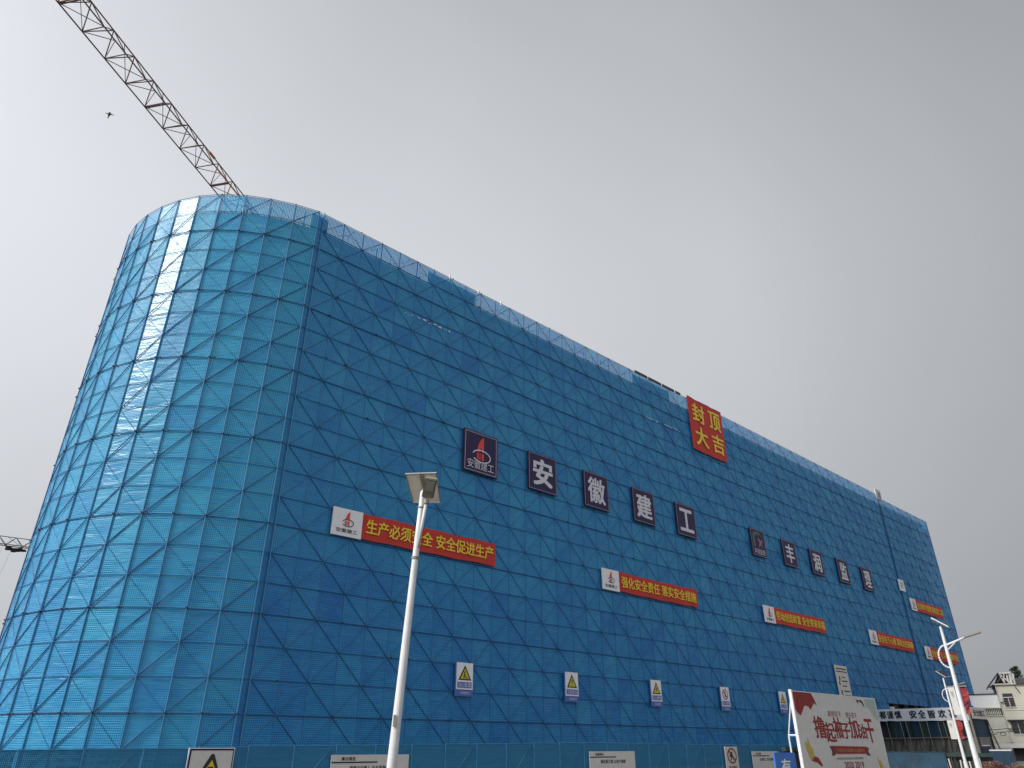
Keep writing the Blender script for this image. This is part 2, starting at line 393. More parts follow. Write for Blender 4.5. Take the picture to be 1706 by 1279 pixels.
for j in range(11):
    Lp = lambda z, j=j: F(UE[j], z, .12); Rp = lambda z, j=j: F(UE[j+1], z, .12)
    for k in ks:
        if k < 1: continue
        z0 = zrow(k); z1 = min(zrow(k + 1), 40.62)
        add_cell(Lp, Rp, k, k+1, z0, z1, 'face', '/' if (j + k) % 2 == 0 else '\\', j + 57)
# narrow recessed strip at the fold, and the side return at the far end
for k in ks:
    z0 = -EYE + .02 if k == -2 else zrow(k); z1 = zrow(k + 1)
    panels.append((weight(F(19.3, z0), F(19.8, z0), F(19.3, z1)) * .9, F(19.3, z0, -.01), F(19.8, z0, -.10), F(19.8, z1, -.10), F(19.3, z1, -.01), 'strip', 0, k))
    if k >= 1:
        for s in range(4):
            panels.append((0, F(155.95, z0, -2*s), F(155.95, z0, -2*s-2), F(155.95, z1 if k < 19 else 40.62, -2*s-2), F(155.95, z1 if k < 19 else 40.62, -2*s), 'side', s, k))
rnd = random.Random(3)
def panel_geo(p, seed):
    """3 x 3 grid with a slight sag, UVs in metres, one tint per panel"""
    _, a, b, c, d_, kind, ci, k = p
    nrm_ = (b - a).cross(d_ - a).normalized(); wd = (b - a).length; ht = (d_ - a).length
    rr = random.Random(seed); n = 3; vs, uvs = [], []
    ox, oy = rr.randrange(0, 400) * .125, rr.randrange(0, 400) * .125
    for jy in range(n + 1):
        for jx in range(n + 1):
            s, t = jx / n, jy / n
            q = a.lerp(b, s).lerp(d_.lerp(c, s), t)
            bul = 0 if (jx in (0, n) or jy in (0, n)) else rr.uniform(-.05, .02)
            bul += (.0 if jx in (0, n) else (-.03 if jy == 0 else 0))
            vs.append(q - nrm_ * bul * -1 * (1 if kind != 'curve' else 1)); uvs.append((s * wd + ox, t * ht + oy))
    fs = [(jy*(n+1)+jx, jy*(n+1)+jx+1, (jy+1)*(n+1)+jx+1, (jy+1)*(n+1)+jx) for jy in range(n) for jx in range(n)]
    t_ = rr.gauss(.40, .065) + (.27 if kind == 'curve' else 0)  # rounded end paler: its brighter light is put into the tint
    if kind == 'strip': t_ = .33
    if kind == 'face' and rr.random() < .03: t_ -= .14
    if k < 5: t_ -= .13                        # the lower lifts are tinted a deeper blue
    return vs, fs, uvs, max(0, min(1, t_))
def finish(me, uvs, tints):
    lay = me.uv_layers.new(name='UVMap')
    idx = [0] * len(me.loops); me.loops.foreach_get('vertex_index', idx)
    flat_ = []
    for i in idx: flat_ += uvs[i]
    lay.data.foreach_set('uv', flat_)
    at_ = me.attributes.new('tint', 'FLOAT', 'FACE'); at_.data.foreach_set('value', tints)
    for p in me.polygons: p.use_smooth = True
panels.sort(key=lambda p: -p[0]); braces.sort(key=lambda p: -p[0])
def flush_panels(lst, m, parent, single):
    V, Fc, U, T = [], [], [], []
    for q, p in enumerate(lst):
        vs, fs, uvs, t_ = panel_geo(p, q + (0 if single else 5000))
        if single:
            me = bpy.data.meshes.new('net_panel'); me.from_pydata([v_ - vs[0] for v_ in vs], [], fs); finish(me, uvs, [t_] * len(fs)); me.materials.append(m)
            link(bpy.data.objects.new('net_panel', me), parent, Matrix.Translation(vs[0]))
        else:
            o_ = len(V); V += [tuple(v_) for v_ in vs]; Fc += [tuple(i + o_ for i in f) for f in fs]; U += uvs; T += [t_] * len(fs)
    if not single:
        me = bpy.data.meshes.new('net_panel'); me.from_pydata(V, [], Fc); finish(me, U, T); me.materials.append(m)
        tag(link(bpy.data.objects.new('net_panel', me), parent, SW), kind='stuff')
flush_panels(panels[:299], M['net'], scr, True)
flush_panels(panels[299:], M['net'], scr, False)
UM = {k: unit_mesh('bar_' + k, M[k]) for k in ('pipe', 'pipe_light', 'post_blue')}
def brace_spec(b):
    _, dg_, a, bb, c, d_, kind = b
    nn = (bb - a).cross(d_ - a).normalized() * 1
    if nn.dot(a - eye) > 0: nn = -nn
    p, q = (a, c) if dg_ == '/' else (d_, bb)
    if kind == 'curve': r, mk, off = (.033, 'pipe', .055) if dg_ == '/' else (.011, 'pipe', .03)
    else: r, mk, off = (.027, 'pipe', .05) if dg_ == '\\' else (.028, 'pipe_light', .03)  # long face: the two slants differ in tone, lighting put into the colour
    return p + nn * off, q + nn * off, r, mk
for b in braces[:299]:
    p, q, r, mk = brace_spec(b); bar('brace', UM[mk], p, q, r, scr)
bm = bmesh.new(); bm2 = bmesh.new()
for b in braces[299:]:
    p, q, r, mk = brace_spec(b); tube(bm if mk == 'pipe' else bm2, p, q, r, n=4, cap=False)
tag(mesh_obj('brace', bm, M['pipe'], scr, SW), kind='stuff'); tag(mesh_obj('brace', bm2, M['pipe_light'], scr, SW), kind='stuff')
# upright posts
for i in range(0, 15):
    bar('post', UM['post_blue'] if i < 7 else UM['pipe'], C(i, -EYE, .06), C(i, 41.36, .06), .045, scr)
for j, u in enumerate(UF):
    lo_ = -EYE if u < 117 else Z0 + 2*ROW
    bar('post', UM['pipe_light'] if j else UM['post_blue'], F(u, lo_, .045), F(u, 41.36 + (.12 if j % 3 == 0 else 0), .045), .022 if j else .035, scr)
for u in UE: bar('post', UM['pipe_light'], F(u, Z0 + ROW, .165), F(u, 40.66, .165), .024, scr)
bar('post', UM['pipe'], F(133.1, Z0 + ROW, .08), F(133.1, 41.3, .08), .10, scr)
bar('post', UM['pipe'], F(155.97, Z0 + ROW, .1), F(155.97, 40.7, .1), .09, scr)
# rails, one ring of tube per lift
for k in range(-1, 21):
    z = zrow(k); r = .040 if k % 3 == 0 else .027
    bm = bmesh.new()
    for i in range(0, 14): tube(bm, C(i, z, .075), C(i+1, z, .075), r * .9, n=5)
    tube(bm, C(0, z, .06), F(19.8, z, .03), r * .7, n=5)
    mesh_obj('rail', bm, M['pipe'], scr, SW)
    rr = random.Random(k + 50)
    bm = bmesh.new()
    uend = UF[-1] if k >= 2 else 117
    st = [19.8]
    while st[-1] < uend: st.append(min(uend, st[-1] + 3 * ROW * 1.0))
    for a, b in zip(st, st[1:]):
        o1 = rr.uniform(.05, .08); s1_ = rr.uniform(-.05, .03)
        tube(bm, F(a, z + s1_ * .3, o1), F(b, z + s1_ * .3, o1), r, n=5)
    mesh_obj('rail', bm, M['pipe'], scr, SW)
    if k >= 1:
        bar('rail', UM['pipe'], F(133.2, min(z, 40.62), .2), F(155.95, min(z, 40.62), .2), r, scr)
# couplers at the posts
bm = bmesh.new(); rr = random.Random(9)
def knob(p, s): box(bm, (p.x-s, p.y-s, p.z-s*.7), (p.x+s, p.y+s, p.z+s*.7))
for k in range(0, 21):
    for i in range(0, 13):
        if (k % 3 == 0) and rr.random() < .9:
            p = C(i, zrow(k) + rr.uniform(-.02, .04), .11); knob(p, .06)
            q = C(i, zrow(k), .1).lerp(C(i+1, zrow(k), .1), .82); knob(q, .05)
    for j in range(0, 40):
        if rr.random() < .2: knob(F(UF[j] + rr.choice((-.25, 0, .3)), zrow(k) + .02, .10), rr.uniform(.04, .075))
tag(mesh_obj('coupler', bm, M['coupler'], scr, SW), kind='stuff')
# inner scaffold tubes and decks seen through the top lift
bm = bmesh.new(); rr = random.Random(12)
for i in range(0, 13):
    for s in (0, .5):
        p = C(i, 36, -.95).lerp(C(i+1, 36, -.95), s); tube(bm, p, p + Vector((0, 0, 5.2 + rr.uniform(.0, .75))), .03, n=4)
    for z in (37.4, 38.4, 39.4, 40.35, 41.1): tube(bm, C(i, z, -.95), C(i+1, z, -.95), .028, n=4)
    tube(bm, C(i, 39.4, -.9), C(i+1, 41.1, -.9), .025, n=4)
u = 19.8; q = 0
while u < 155:
    top = 41.2 if u < 133 else 40.5
    tube(bm, F(u, 35, -.95), F(u, top + rr.choice((.05, .1, .1, .25, .45)), -.95), .028, n=4)
    if q % 2 == 0:
        tube(bm, F(u, 39.4, -.9), F(u + 3, top, -.9), .022, n=4)
        tube(bm, F(u, top - .15, -.95), F(u, top - .15, .1), .025, n=4)
    u += 1.5; q += 1
for z in (37.4, 38.4, 39.4, 40.3, 41.05):
    tube(bm, F(19.8, z, -.95), F(133, z, -.95), .028, n=4); tube(bm, F(133, min(z, 40.5), -.95), F(155.5, min(z, 40.5), -.95), .028, n=4)
tag(mesh_obj('inner_tube', bm, M['pipe'], scr, SW), kind='stuff')
for k in range(1, 20, 2):
    bm = bmesh.new(); z = zrow(k) + EYE
    pts = [F(155, 0, -.15), F(19.8, 0, -.15)] + [C(i, 0, -.15) for i in range(1, 14)] + [C(i, 0, -1.2) for i in range(13, 0, -1)] + [F(19.8, 0, -1.2), F(155, 0, -1.2)]
    lo = [bm.verts.new((p.x, p.y, z)) for p in pts]; bm.faces.new(lo)
    e = bmesh.ops.extrude_face_region(bm, geom=bm.faces[:]); bmesh.ops.translate(bm, verts=[g_ for g_ in e['geom'] if isinstance(g_, bmesh.types.BMVert)], vec=(0, 0, .05))
    mesh_obj('deck', bm, M['deck'], scr, SW)
# solid dark sheets hung inside part of the top lift
for u0, u1 in ((18.9, 20.4), (31.3, 37.2), (62.5, 69.9)):
    bm = bmesh.new()
    for z0, z1 in ((39.3, 41.15),):
        a, b, c, d_ = F(u0, z0, -.35), F(u1, z0, -.35), F(u1, z1, -.3), F(u0, z1, -.3)
        o_ = [bm.verts.new(p) for p in (a, b, c, d_)] + [bm.verts.new(p - nv * .02) for p in (a, b, c, d_)]
        for f in ((0,1,2,3),(7,6,5,4),(0,4,5,1),(1,5,6,2),(2,6,7,3),(3,7,4,0)): bm.faces.new([o_[i] for i in f])
    mesh_obj('backing_sheet', bm, M['hoard'], scr, SW)
for u0, u1 in ((62.6, 65.0), (65.25, 67.85), (68.1, 70.7), (70.95, 72.0)):
    one_box('edge_board', M['brown_frame'], scr, (0, -.05, 0), (u1 - u0, .05, .30), Matrix.Translation(F(u0, 41.26, .05)) @ Matrix.Rotation(RZ, 4, 'Z'))
for u0 in (65.12, 67.97, 70.82, 72.1, 33.6, 37.3, 40.4):
    one_box('edge_clip', M['white'], scr, (-.06, -.07, 0), (.06, .07, .5), Matrix.Translation(F(u0, 41.1, .06)) @ Matrix.Rotation(RZ, 4, 'Z'))
bm = bmesh.new(); rr = random.Random(4)
for u0, u1, zz in ((28.7, 33.8, 35.1), (64.0, 66.6, 35.55), (67.6, 70.8, 35.68)):
    u = u0
    while u < u1:
        w_ = rr.uniform(.1, .45); h_ = rr.uniform(.05, .2)
        if rr.random() < .75:
            a = F(u, zz + rr.uniform(-.1, .05), .10)
            q = [a, a + dv * w_, a + dv * w_ * .9 + Vector((0, 0, h_)), a + dv * .04 + Vector((0, 0, h_ * .7))]
            bm.faces.new([bm.verts.new(p) for p in q])
        u += w_ + rr.uniform(.05, .3)
tag(mesh_obj('gleam_fleck', bm, M['grey_letter'], scr, SW), kind='stuff')  # pale flecks painted on for small bright gleams in the net

# ------------------------------------------------------------------ things on the long face
def on_face(name, label, cat, u, z0, group=None, dist=D, out=.22):
    """Empty at the bottom centre; local x along the face, -y outwards"""
    return empty(name, F(u, z0, out, dist), RZ, label, cat, group)
def border(par, w, h, inset_, t, y, m, x0=None):
    bm = bmesh.new(); a = -w/2 + inset_; b = w/2 - inset_; c = inset_; d_ = h - inset_
    for q in (((a, y, c), (b, y+.01, c+t)), ((a, y, d_-t), (b, y+.01, d_)), ((a, y, c+t), (a+t, y+.01, d_-t)), ((b-t, y, c+t), (b, y+.01, d_-t))): box(bm, *q)
    return mesh_obj('border', bm, m, par)
def emblem(par, cx, cz, s, y, sail, ringm, legs=True):
    """sail-shaped A over a swoosh ring; s = total height"""
    bm = bmesh.new()
    poly(bm, [(cx - .20*s, cz - .10*s), (cx - .12*s, cz + .20*s), (cx + .0*s, cz + .40*s), (cx + .12*s, cz + .5*s), (cx + .12*s, cz - .10*s), (cx + .05*s, cz - .10*s), (cx + .03*s, cz + .02*s), (cx - .06*s, cz + .02*s), (cx - .09*s, cz - .10*s)], y, y + .012)
    poly(bm, [(cx - .20*s, cz - .42*s), (cx - .20*s, cz - .15*s), (cx - .12*s, cz - .15*s), (cx - .12*s, cz - .42*s)], y, y + .012)
    poly(bm, [(cx - .08*s, cz - .42*s), (cx - .08*s, cz - .15*s), (cx - .03*s, cz - .15*s), (cx - .03*s, cz - .42*s)], y, y + .012)
    poly(bm, [(cx + .02*s, cz - .42*s), (cx + .02*s, cz - .15*s), (cx + .13*s, cz - .15*s), (cx + .13*s, cz - .42*s)], y, y + .012)
    mesh_obj('emblem_sail', bm, sail, par)
    bm = bmesh.new(); ring(bm, cx + .02*s, cz - .27*s, .44*s, .25*s, .045*s, y - .012, y, -150, 165)
    mesh_obj('emblem_ring', bm, ringm, par)
k = 46 / 44
def cloth(par, x0, x1, h, y, m, seed, amp=.035, thick=.02, n=26):
    q = random.Random(seed); f1, f2 = q.uniform(1.1, 1.9), q.uniform(2.5, 4); p1 = q.uniform(0, 6)
    bm = bmesh.new(); g_ = []
    for i in range(n + 1):
        s = i / n; x = x0 + (x1 - x0) * s; col_ = []
        for j in range(4):
            v_ = j / 3
            yy = y + amp * (math.sin(x * f1 + p1 + v_) * .6 + math.sin(x * f2 + v_ * 2.2) * .4)
            zz = h * v_ + (1 - abs(2*v_ - 1)*0) * (.035 * math.sin(x * 1.57 + p1) * (1 if j in (0, 3) else 0)) - (.05 * math.sin(math.pi * s) if j in (0, 3) else 0)
            col_.append(bm.verts.new((x, yy, zz)))
        g_.append(col_)
    for i in range(n):
        for j in range(3): bm.faces.new((g_[i][j], g_[i+1][j], g_[i+1][j+1], g_[i][j+1]))
    thicken(bm, thick)
    return mesh_obj('cloth', bm, m, par)
# emblem board
t = on_face('sign_board', 'navy square board with red sail emblem in a ring, start of the nearer row', 'sign', 37.9, 21.72)
one_box('board', M['navy'], t, (-2.0, -.08, 0), (2.0, .06, 4.0)); border(t, 4.0, 4.0, .12, .09, -.10, M['mauve'])
emblem(t, 0, 2.35, 2.5, -.12, M['red_logo'], M['grey_letter'])
text('安徽建工', -1.55, .38, 1.55, 1.22, -.11, M['grey_letter'], t, .0)
for u, ch, lb in ((45.8, '安', 'first large one, right of the red emblem board'), (53.7, '徽', 'second large one after the red emblem board'), (61.65, '建', 'third large one after the red emblem board'), (69.65, '工', 'fourth large one, below the big red square')):
    t = on_face('sign_board', 'navy board with one white character, ' + lb, 'sign', u, 21.85, 'navy boards with single large characters')
    one_box('board', M['navy'], t, (-1.92, -.08, 0), (1.92, .06, 3.82)); border(t, 3.84, 3.82, .07, .06, -.10, M['mauve'])
    text(ch, -1.35, .55, 1.35, 3.3, -.11, M['grey_letter'], t, .035 if ch != '徽' else .02)
t = on_face('sign_board', 'dark plum board with green roof emblem and pink mark, start of the farther row', 'sign', 85.9, 22.15)
one_box('board', M['navy'], t, (-1.75, -.08, 0), (1.75, .06, 3.65)); border(t, 3.5, 3.65, .07, .07, -.10, M['mauve'])
bm = bmesh.new(); poly(bm, [(-1.3, 1.2), (-1.3, 2.7), (-.9, 3.2), (.3, 3.3), (1.2, 2.7), (.3, 2.95), (-.6, 2.85), (-.85, 2.5), (-.85, 1.2)], -.11, -.10); mesh_obj('emblem_roof', bm, M['green'], t)
bm = bmesh.new(); poly(bm, [(-.1, 1.2), (.3, 1.9), (-.1, 2.2), (.2, 2.5), (.5, 2.1), (1.0, 2.4), (1.0, 2.0), (.6, 1.8), (1.1, 1.2), (.5, 1.6)], -.11, -.10); mesh_obj('emblem_mark', bm, M['pink'], t)
text('丰润监理', -1.3, .3, 1.3, 1.0, -.11, M['grey_letter'], t, .0)
for u, ch, lb in ((94.2, '丰', 'first small one, right of the plum emblem board'), (102.2, '润', 'second small one after the plum emblem board'), (110.7, '监', 'third small one after the plum emblem board'), (119.2, '理', 'last small one, nearest the dark seam')):
    t = on_face('sign_board', 'navy board with one white character, ' + lb, 'sign', u, 22.15, 'navy boards with single small characters')
    one_box('board', M['navy'], t, (-1.85, -.08, 0), (1.85, .06, 3.6)); border(t, 3.7, 3.6, .07, .07, -.10, M['mauve'])
    text(ch, -1.15, .5, 1.15, 3.1, -.11, M['grey_letter'], t, .03)
# big red square
t = on_face('red_square_sign', 'large red square with four yellow characters hung from the top edge', 'banner', 77.35, 34.05)
cloth(t, -4.05, 4.05, 7.6, 0, M['red'], 3, .05)
for ch, x, z in (('封', -3.35, 4.1), ('顶', .45, 4.1), ('大', -3.2, .75), ('吉', .6, .75)):
    text(ch, x, z, x + 2.85, z + 2.75, -.10, M['yellow'], t, .03)
# long red slogans
def slogan(u0, z0, w, h, body, label, out=.22, small=False):
    t = on_face('slogan_banner', label, 'banner', u0 + w/2, z0, 'red slogan banners with yellow lettering', out=out)
    lw = w * .157
    bm = bmesh.new(); box(bm, (-w/2, -.07, -.1), (-w/2 + lw, .03, h)); mesh_obj('emblem_panel', bm, M['white'], t)
    cloth(t, -w/2 + lw, w/2, h, 0, M['red'], int(u0), .035)
    cx = -w/2 + lw/2
    emblem(t, cx, h * .62, h * .58, -.10, M['red_logo'], M['navy'])
    text('安徽建工', cx - lw*.36, h*.08, cx + lw*.36, h*.24, -.085, M['black'], t, .01)
    text(body, -w/2 + lw + .35, h*.22, w/2 - .35, h*.80, -.085, M['yellow'], t, .022)
slogan(23.95, 13.85, 15.95, 1.95, '生产必须安全 安全促进生产', 'longest looking red slogan banner, behind the street lamp head, yellow lettering')
slogan(53.85, 13.9, 16.3, 1.95, '强化安全责任 落实安全措施', 'red slogan banner second from the street lamp, below the large white characters')
slogan(84.5, 13.95, 16.4, 1.95, '劳动创造财富 安全带来幸福', 'red slogan banner third from the street lamp, above the white billboard, yellow lettering')
slogan(115.2, 13.9, 16.8, 1.98, '安全在于心细 事故出在麻痹', 'red slogan banner fourth from the street lamp, just left of the dark seam')
slogan(136.4, 13.3, 15.6, 1.95, '安全生产人人有责 遵章守纪', 'red slogan banner partly hidden by the white lamp bracket beyond the dark seam', .34)
slogan(135.3, 21.1, 15.2, 1.95, '全员参与管理 建优质工程', 'red slogan banner higher up, upper of the pair beyond the dark seam', .34)
# small white sign, top box, hanging list
t = on_face('notice_board', 'tiny white board with grey print beside the dark seam', 'sign', 133.5, 23.95)
one_box('board', M['white'], t, (-1.15, -.08, 0), (1.15, .04, 1.95))
text('安全\n第一', -.6, .35, .8, 1.6, -.09, M['black'], t, .0)
t = on_face('notice_board', 'small pale board standing up at the roof edge beside the far seam', 'sign', 133.15, 40.35)
one_box('board', M['dull_white'], t, (-1.1, -.08, 0), (1.25, .04, 1.9))
bm = bmesh.new(); poly(bm, [(-.5, .3), (.9, .2), (1.0, 1.3), (-.1, 1.5)], -.09, -.08); mesh_obj('print', bm, M['mauve'], t)
t = on_face('hanging_list', 'tall narrow white sheet of printed lines hanging above the billboard', 'banner', 102.95, 3.9)
one_box('sheet', M['dull_white'], t, (-1.85, -.05, 0), (1.85, .02, 6.05))
bm = bmesh.new()
for z, x0, x1, h_ in ((5.55, -1.5, 1.5, .16), (5.2, -1.6, 1.6, .14), (4.5, -.2, .8, .12), (4.0, -.4, 1.3, .16), (3.4, -.4, .9, .14), (2.75, -.3, 1.5, .16), (2.2, -.3, 1.6, .14), (1.6, -.3, 1.3, .13), (1.0, -.1, 1.4, .12), (.5, -.1, 1.5, .12)):
    box(bm, (x0, -.06, z), (x1, -.052, z + h_))
mesh_obj('print', bm, M['brown_frame'], t)
bm = bmesh.new()
for z, x in ((4.3, -.9), (3.7, -1.15), (2.6, -1.0), (2.1, -.9)): poly(bm, [(x - .25, z), (x, z + .45), (x + .2, z + .2), (x + .1, z - .25)], -.06, -.052)
mesh_obj('print', bm, M['navy'], t)
# small safety signs ------------------------------------------------
def safety(u, z0, icon, body, label, w=1.65, h=2.4, dist=D, out=.22, stripe=True):
    t = on_face('safety_sign', label, 'sign', u, z0, 'small safety signs along the foot of the netting', dist=dist, out=out)
    one_box('back_plate', M['blue_label'], t, (-w/2 - .06, -.06, 0), (w/2 + .02, .03, h - .02))
    one_box('board', M['white'], t, (-w/2 + .03, -.09, h * .2), (w/2, -.062, h))
    y = -.10
    if icon in ('fall', 'mark', 'bolt'):
        bm = bmesh.new(); poly(bm, [(-.62*w/1.65, h*.475), (.66*w/1.65, h*.475), (.02, h*.93)], y, y + .008); mesh_obj('triangle', bm, M['black'], t)
        bm = bmesh.new(); poly(bm, [(-.42*w/1.65, h*.515), (.46*w/1.65, h*.515), (.02, h*.83)], y - .012, y - .002); mesh_obj('triangle', bm, M['warn'], t)
        bm = bmesh.new()
        if icon == 'fall':
            for q in ([(-.1, h*.73), (.06, h*.74), (.04, h*.69), (-.08, h*.69)], [(-.08, h*.68), (.08, h*.64), (.02, h*.6), (-.12, h*.62)], [(0, h*.62), (.3, h*.53), (.22, h*.52), (-.05, h*.59)], [(-.1, h*.62), (-.02, h*.53), (-.1, h*.53), (-.16, h*.6)]): poly(bm, q, y - .022, y - .014)
        elif icon == 'mark':
            poly(bm, [(-.05, h*.74), (.09, h*.74), (.05, h*.6), (-.01, h*.6)], y - .022, y - .014); poly(bm, [(-.03, h*.57), (.07, h*.57), (.07, h*.54), (-.03, h*.54)], y - .022, y - .014)
        else:
            poly(bm, [(.08, h*.75), (-.14, h*.64), (0, h*.64), (-.1, h*.53), (.16, h*.66), (.04, h*.66)], y - .022, y - .014)
        mesh_obj('pictogram', bm, M['black'], t)
    else:
        bm = bmesh.new(); ring(bm, .02, h*.69, .52*w/1.65, h*.215, .10, y - .004, y + .01, 0, 360); poly(bm, [(-.36, h*.82), (-.28, h*.85), (.38, h*.56), (.30, h*.53)], y - .016, y - .005); mesh_obj('prohibition_ring', bm, M['red_dark'], t)
        bm = bmesh.new(); poly(bm, [(-.1, h*.80), (.1, h*.80), (.08, h*.7), (.16, h*.58), (.05, h*.58), (0, h*.66), (-.08, h*.58), (-.17, h*.58), (-.08, h*.7)], y + .002, y + .009); mesh_obj('pictogram', bm, M['black'], t)
    one_box('caption_bar', M['blue_label'], t, (-w/2 + .12, y, h*.245), (w/2 - .12, y + .008, h*.42))
    text(body, -w/2 + .2, h*.27, w/2 - .2, h*.40, y - .01, M['grey_letter'], t, .01)
    text('安徽建工', -w*.22, h*.06, w*.38, h*.14, -.075, M['grey_letter'], t, .0)
    return t
safety(36.75, 3.45, 'fall', '当心坠落', 'yellow warning triangle sign with a falling figure, nearest the street lamp')
safety(48.85, 3.48, 'mark', '注意安全', 'yellow warning triangle sign with an exclamation mark, second from the lamp')
safety(60.95, 3.48, 'bolt', '当心触电', 'yellow warning triangle sign with a lightning bolt, third from the lamp')
safety(73.15, 3.42, 'no', '禁止抛物', 'round red prohibition sign with figure, fourth of the row under the banners')
safety(85.6, 3.5, 'bolt', '当心落物', 'small yellow warning triangle sign just left of the billboard top')

# ------------------------------------------------------------------ mesh fence in front
FD = 27.0
fen = empty('site_fence', F(2, -EYE, 0, FD), RZ, 'low teal mesh site fence of framed panels below the netting', 'fence')
tops = [(-20, -.08), (4, -.08), (9.2, -.05), (9.9, -.05), (11.5, .02), (15, .05), (19, .09), (25, .15), (30, .20), (42, .12), (51, .10)]
def ftop(u):
    for (a, za), (b, zb) in zip(tops, tops[1:]):
        if a <= u <= b: return za + (zb - za) * (u - a) / (b - a)
    return .1
u = -18.0 + .04; q = 0; fl = []
while u < 49.5:
    w = 1.76; zt = ftop(u + .9); lo, hi = -EYE + .06, zt
    fl.append(u)
    a, b, c, d_ = F(u + .03, lo, 0, FD), F(u + w - .03, lo, 0, FD), F(u + w - .03, hi, 0, FD), F(u + .03, hi, 0, FD)
    p = (0, a, b, c, d_, 'face', 0, 1); vs, fs, uvs, t_ = panel_geo(p, 900 + q)
    vs = [v_ + (v_ - v_) for v_ in vs]
    me = bpy.data.meshes.new('fence_panel'); me.from_pydata([v_ - vs[0] for v_ in vs], [], fs); finish(me, uvs, [t_] * len(fs)); me.materials.append(M['fence_net'])
    link(bpy.data.objects.new('fence_panel', me), fen, Matrix.Translation(vs[0]))
    bar('fence_post', UM['post_blue'], F(u, -EYE, .03, FD), F(u, zt + .02, .03, FD), .02, fen)
    bar('fence_rail', UM['post_blue'], F(u, zt, .03, FD), F(u + w, zt, .03, FD), .014, fen)
    if q % 2 == 0: bar('fence_brace', UM['post_blue'], F(u + .1, lo, -.04, FD), F(u + w - .1, zt, -.04, FD), .02, fen)
    u += w; q += 1
# signs on the fence
t = on_face('warning_board', 'large framed warning board with yellow and black triangle on the fence corner', 'sign', 10.63, -1.45, dist=FD, out=.12)
one_box('frame', M['pole'], t, (-.79, -.03, 0), (.79, .03, 1.43)); one_box('board', M['dull_white'], t, (-.70, -.05, .05), (.72, -.032, 1.34))
border(t, 1.58, 1.43, .03, .055, -.045, M['navy'])
bm = bmesh.new(); poly(bm, [(-.46, .42), (.46, .42), (.09, 1.22), (.03, 1.25), (-.03, 1.22)], -.065, -.055); mesh_obj('triangle', bm, M['black'], t)
bm = bmesh.new(); poly(bm, [(-.30, .52), (.32, .52), (.03, 1.06)], -.08, -.07); mesh_obj('triangle', bm, M['warn'], t)
bm = bmesh.new(); poly(bm, [(-.07, .86), (.10, .86), (.16, .60), (.06, .60), (.03, .72), (0, .60), (-.12, .60)], -.095, -.085); mesh_obj('pictogram', bm, M['black'], t)
text('当心坠落', -.5, .12, .5, .33, -.06, M['black'], t)
def notice(u0, u1, ztop, head, body, label):
    w = u1 - u0; h = 1.2
    t = on_face('notice_board', label, 'sign', (u0 + u1) / 2, ztop - h, dist=FD, out=.10)
    one_box('board', M['dull_white'], t, (-w/2, -.03, 0), (w/2, .03, h))
    text(head, -w/2 + .42, h - .20, -w/2 + 1.05, h - .07, -.035, M['black'], t, .015)
    one_box('rule', M['black'], t, (-w/2 + .01, -.037, h - .285), (-w/2 + 2.05, -.031, h - .235))
    text(body, -w/2 + .8, h - .55, w/2 - .8 if w > 3 else w/2 - .2, h - .38, -.035, M['black'], t, .02)
    return t
notice(15.25, 18.8, -.265, '廉洁理念', '清清白白做人 干干净净做事', 'white notice board with a black rule, right behind the street lamp foot')
notice(29.87, 33.45, -.195, '质量理念', '铸优质工程 让用户满意', 'white notice board with a black rule and a heading line, middle of the fence')
notice(45.3, 48.6, -.24, '安全理念', '生命至上 安全发展', 'white notice board partly hidden by the small blue sign')
t = on_face('prohibition_board', 'white board with a red no smoking style ring on the fence', 'sign', 42.9, -1.4, dist=FD, out=.10)
one_box('board', M['dull_white'], t, (-.68, -.03, 0), (.68, .03, 1.42))
bm = bmesh.new(); ring(bm, 0, .93, .50, .42, .07, -.05, -.035); poly(bm, [(-.36, 1.18), (-.30, 1.24), (.36, .68), (.30, .62)], -.058, -.052); mesh_obj('prohibition_ring', bm, M['red_dark'], t)
bm = bmesh.new()
poly(bm, [(-.05, 1.15), (.08, 1.15), (.06, 1.0), (.16, .86), (.12, .68), (.04, .84), (-.06, .84), (-.12, .66), (-.2, .70), (-.1, .9), (-.28, .95), (-.24, .86), (-.12, 1.0)], -.045, -.037); mesh_obj('pictogram', bm, M['black'], t)
text('禁止烟火', -.45, .2, .45, .38, -.04, M['red_dark'], t, .02)
t = on_face('blue_sign', 'small bright blue sign with a white character standing before the fence', 'sign', 27.1, -EYE, dist=15)
one_box('board', M['blue_sign'], t, (-.75, -.03, .45), (.75, .03, 1.47))
one_box('leg', M['pole'], t, (-.6, -.02, 0), (-.55, .02, .45)); one_box('leg', M['pole'], t, (.55, -.02, 0), (.6, .02, .45))
text('有', -.36, .78, .32, 1.27, -.035, M['white'], t, .03)
text('限高', -.36, .52, .32, .72, -.035, M['white'], t, .01)

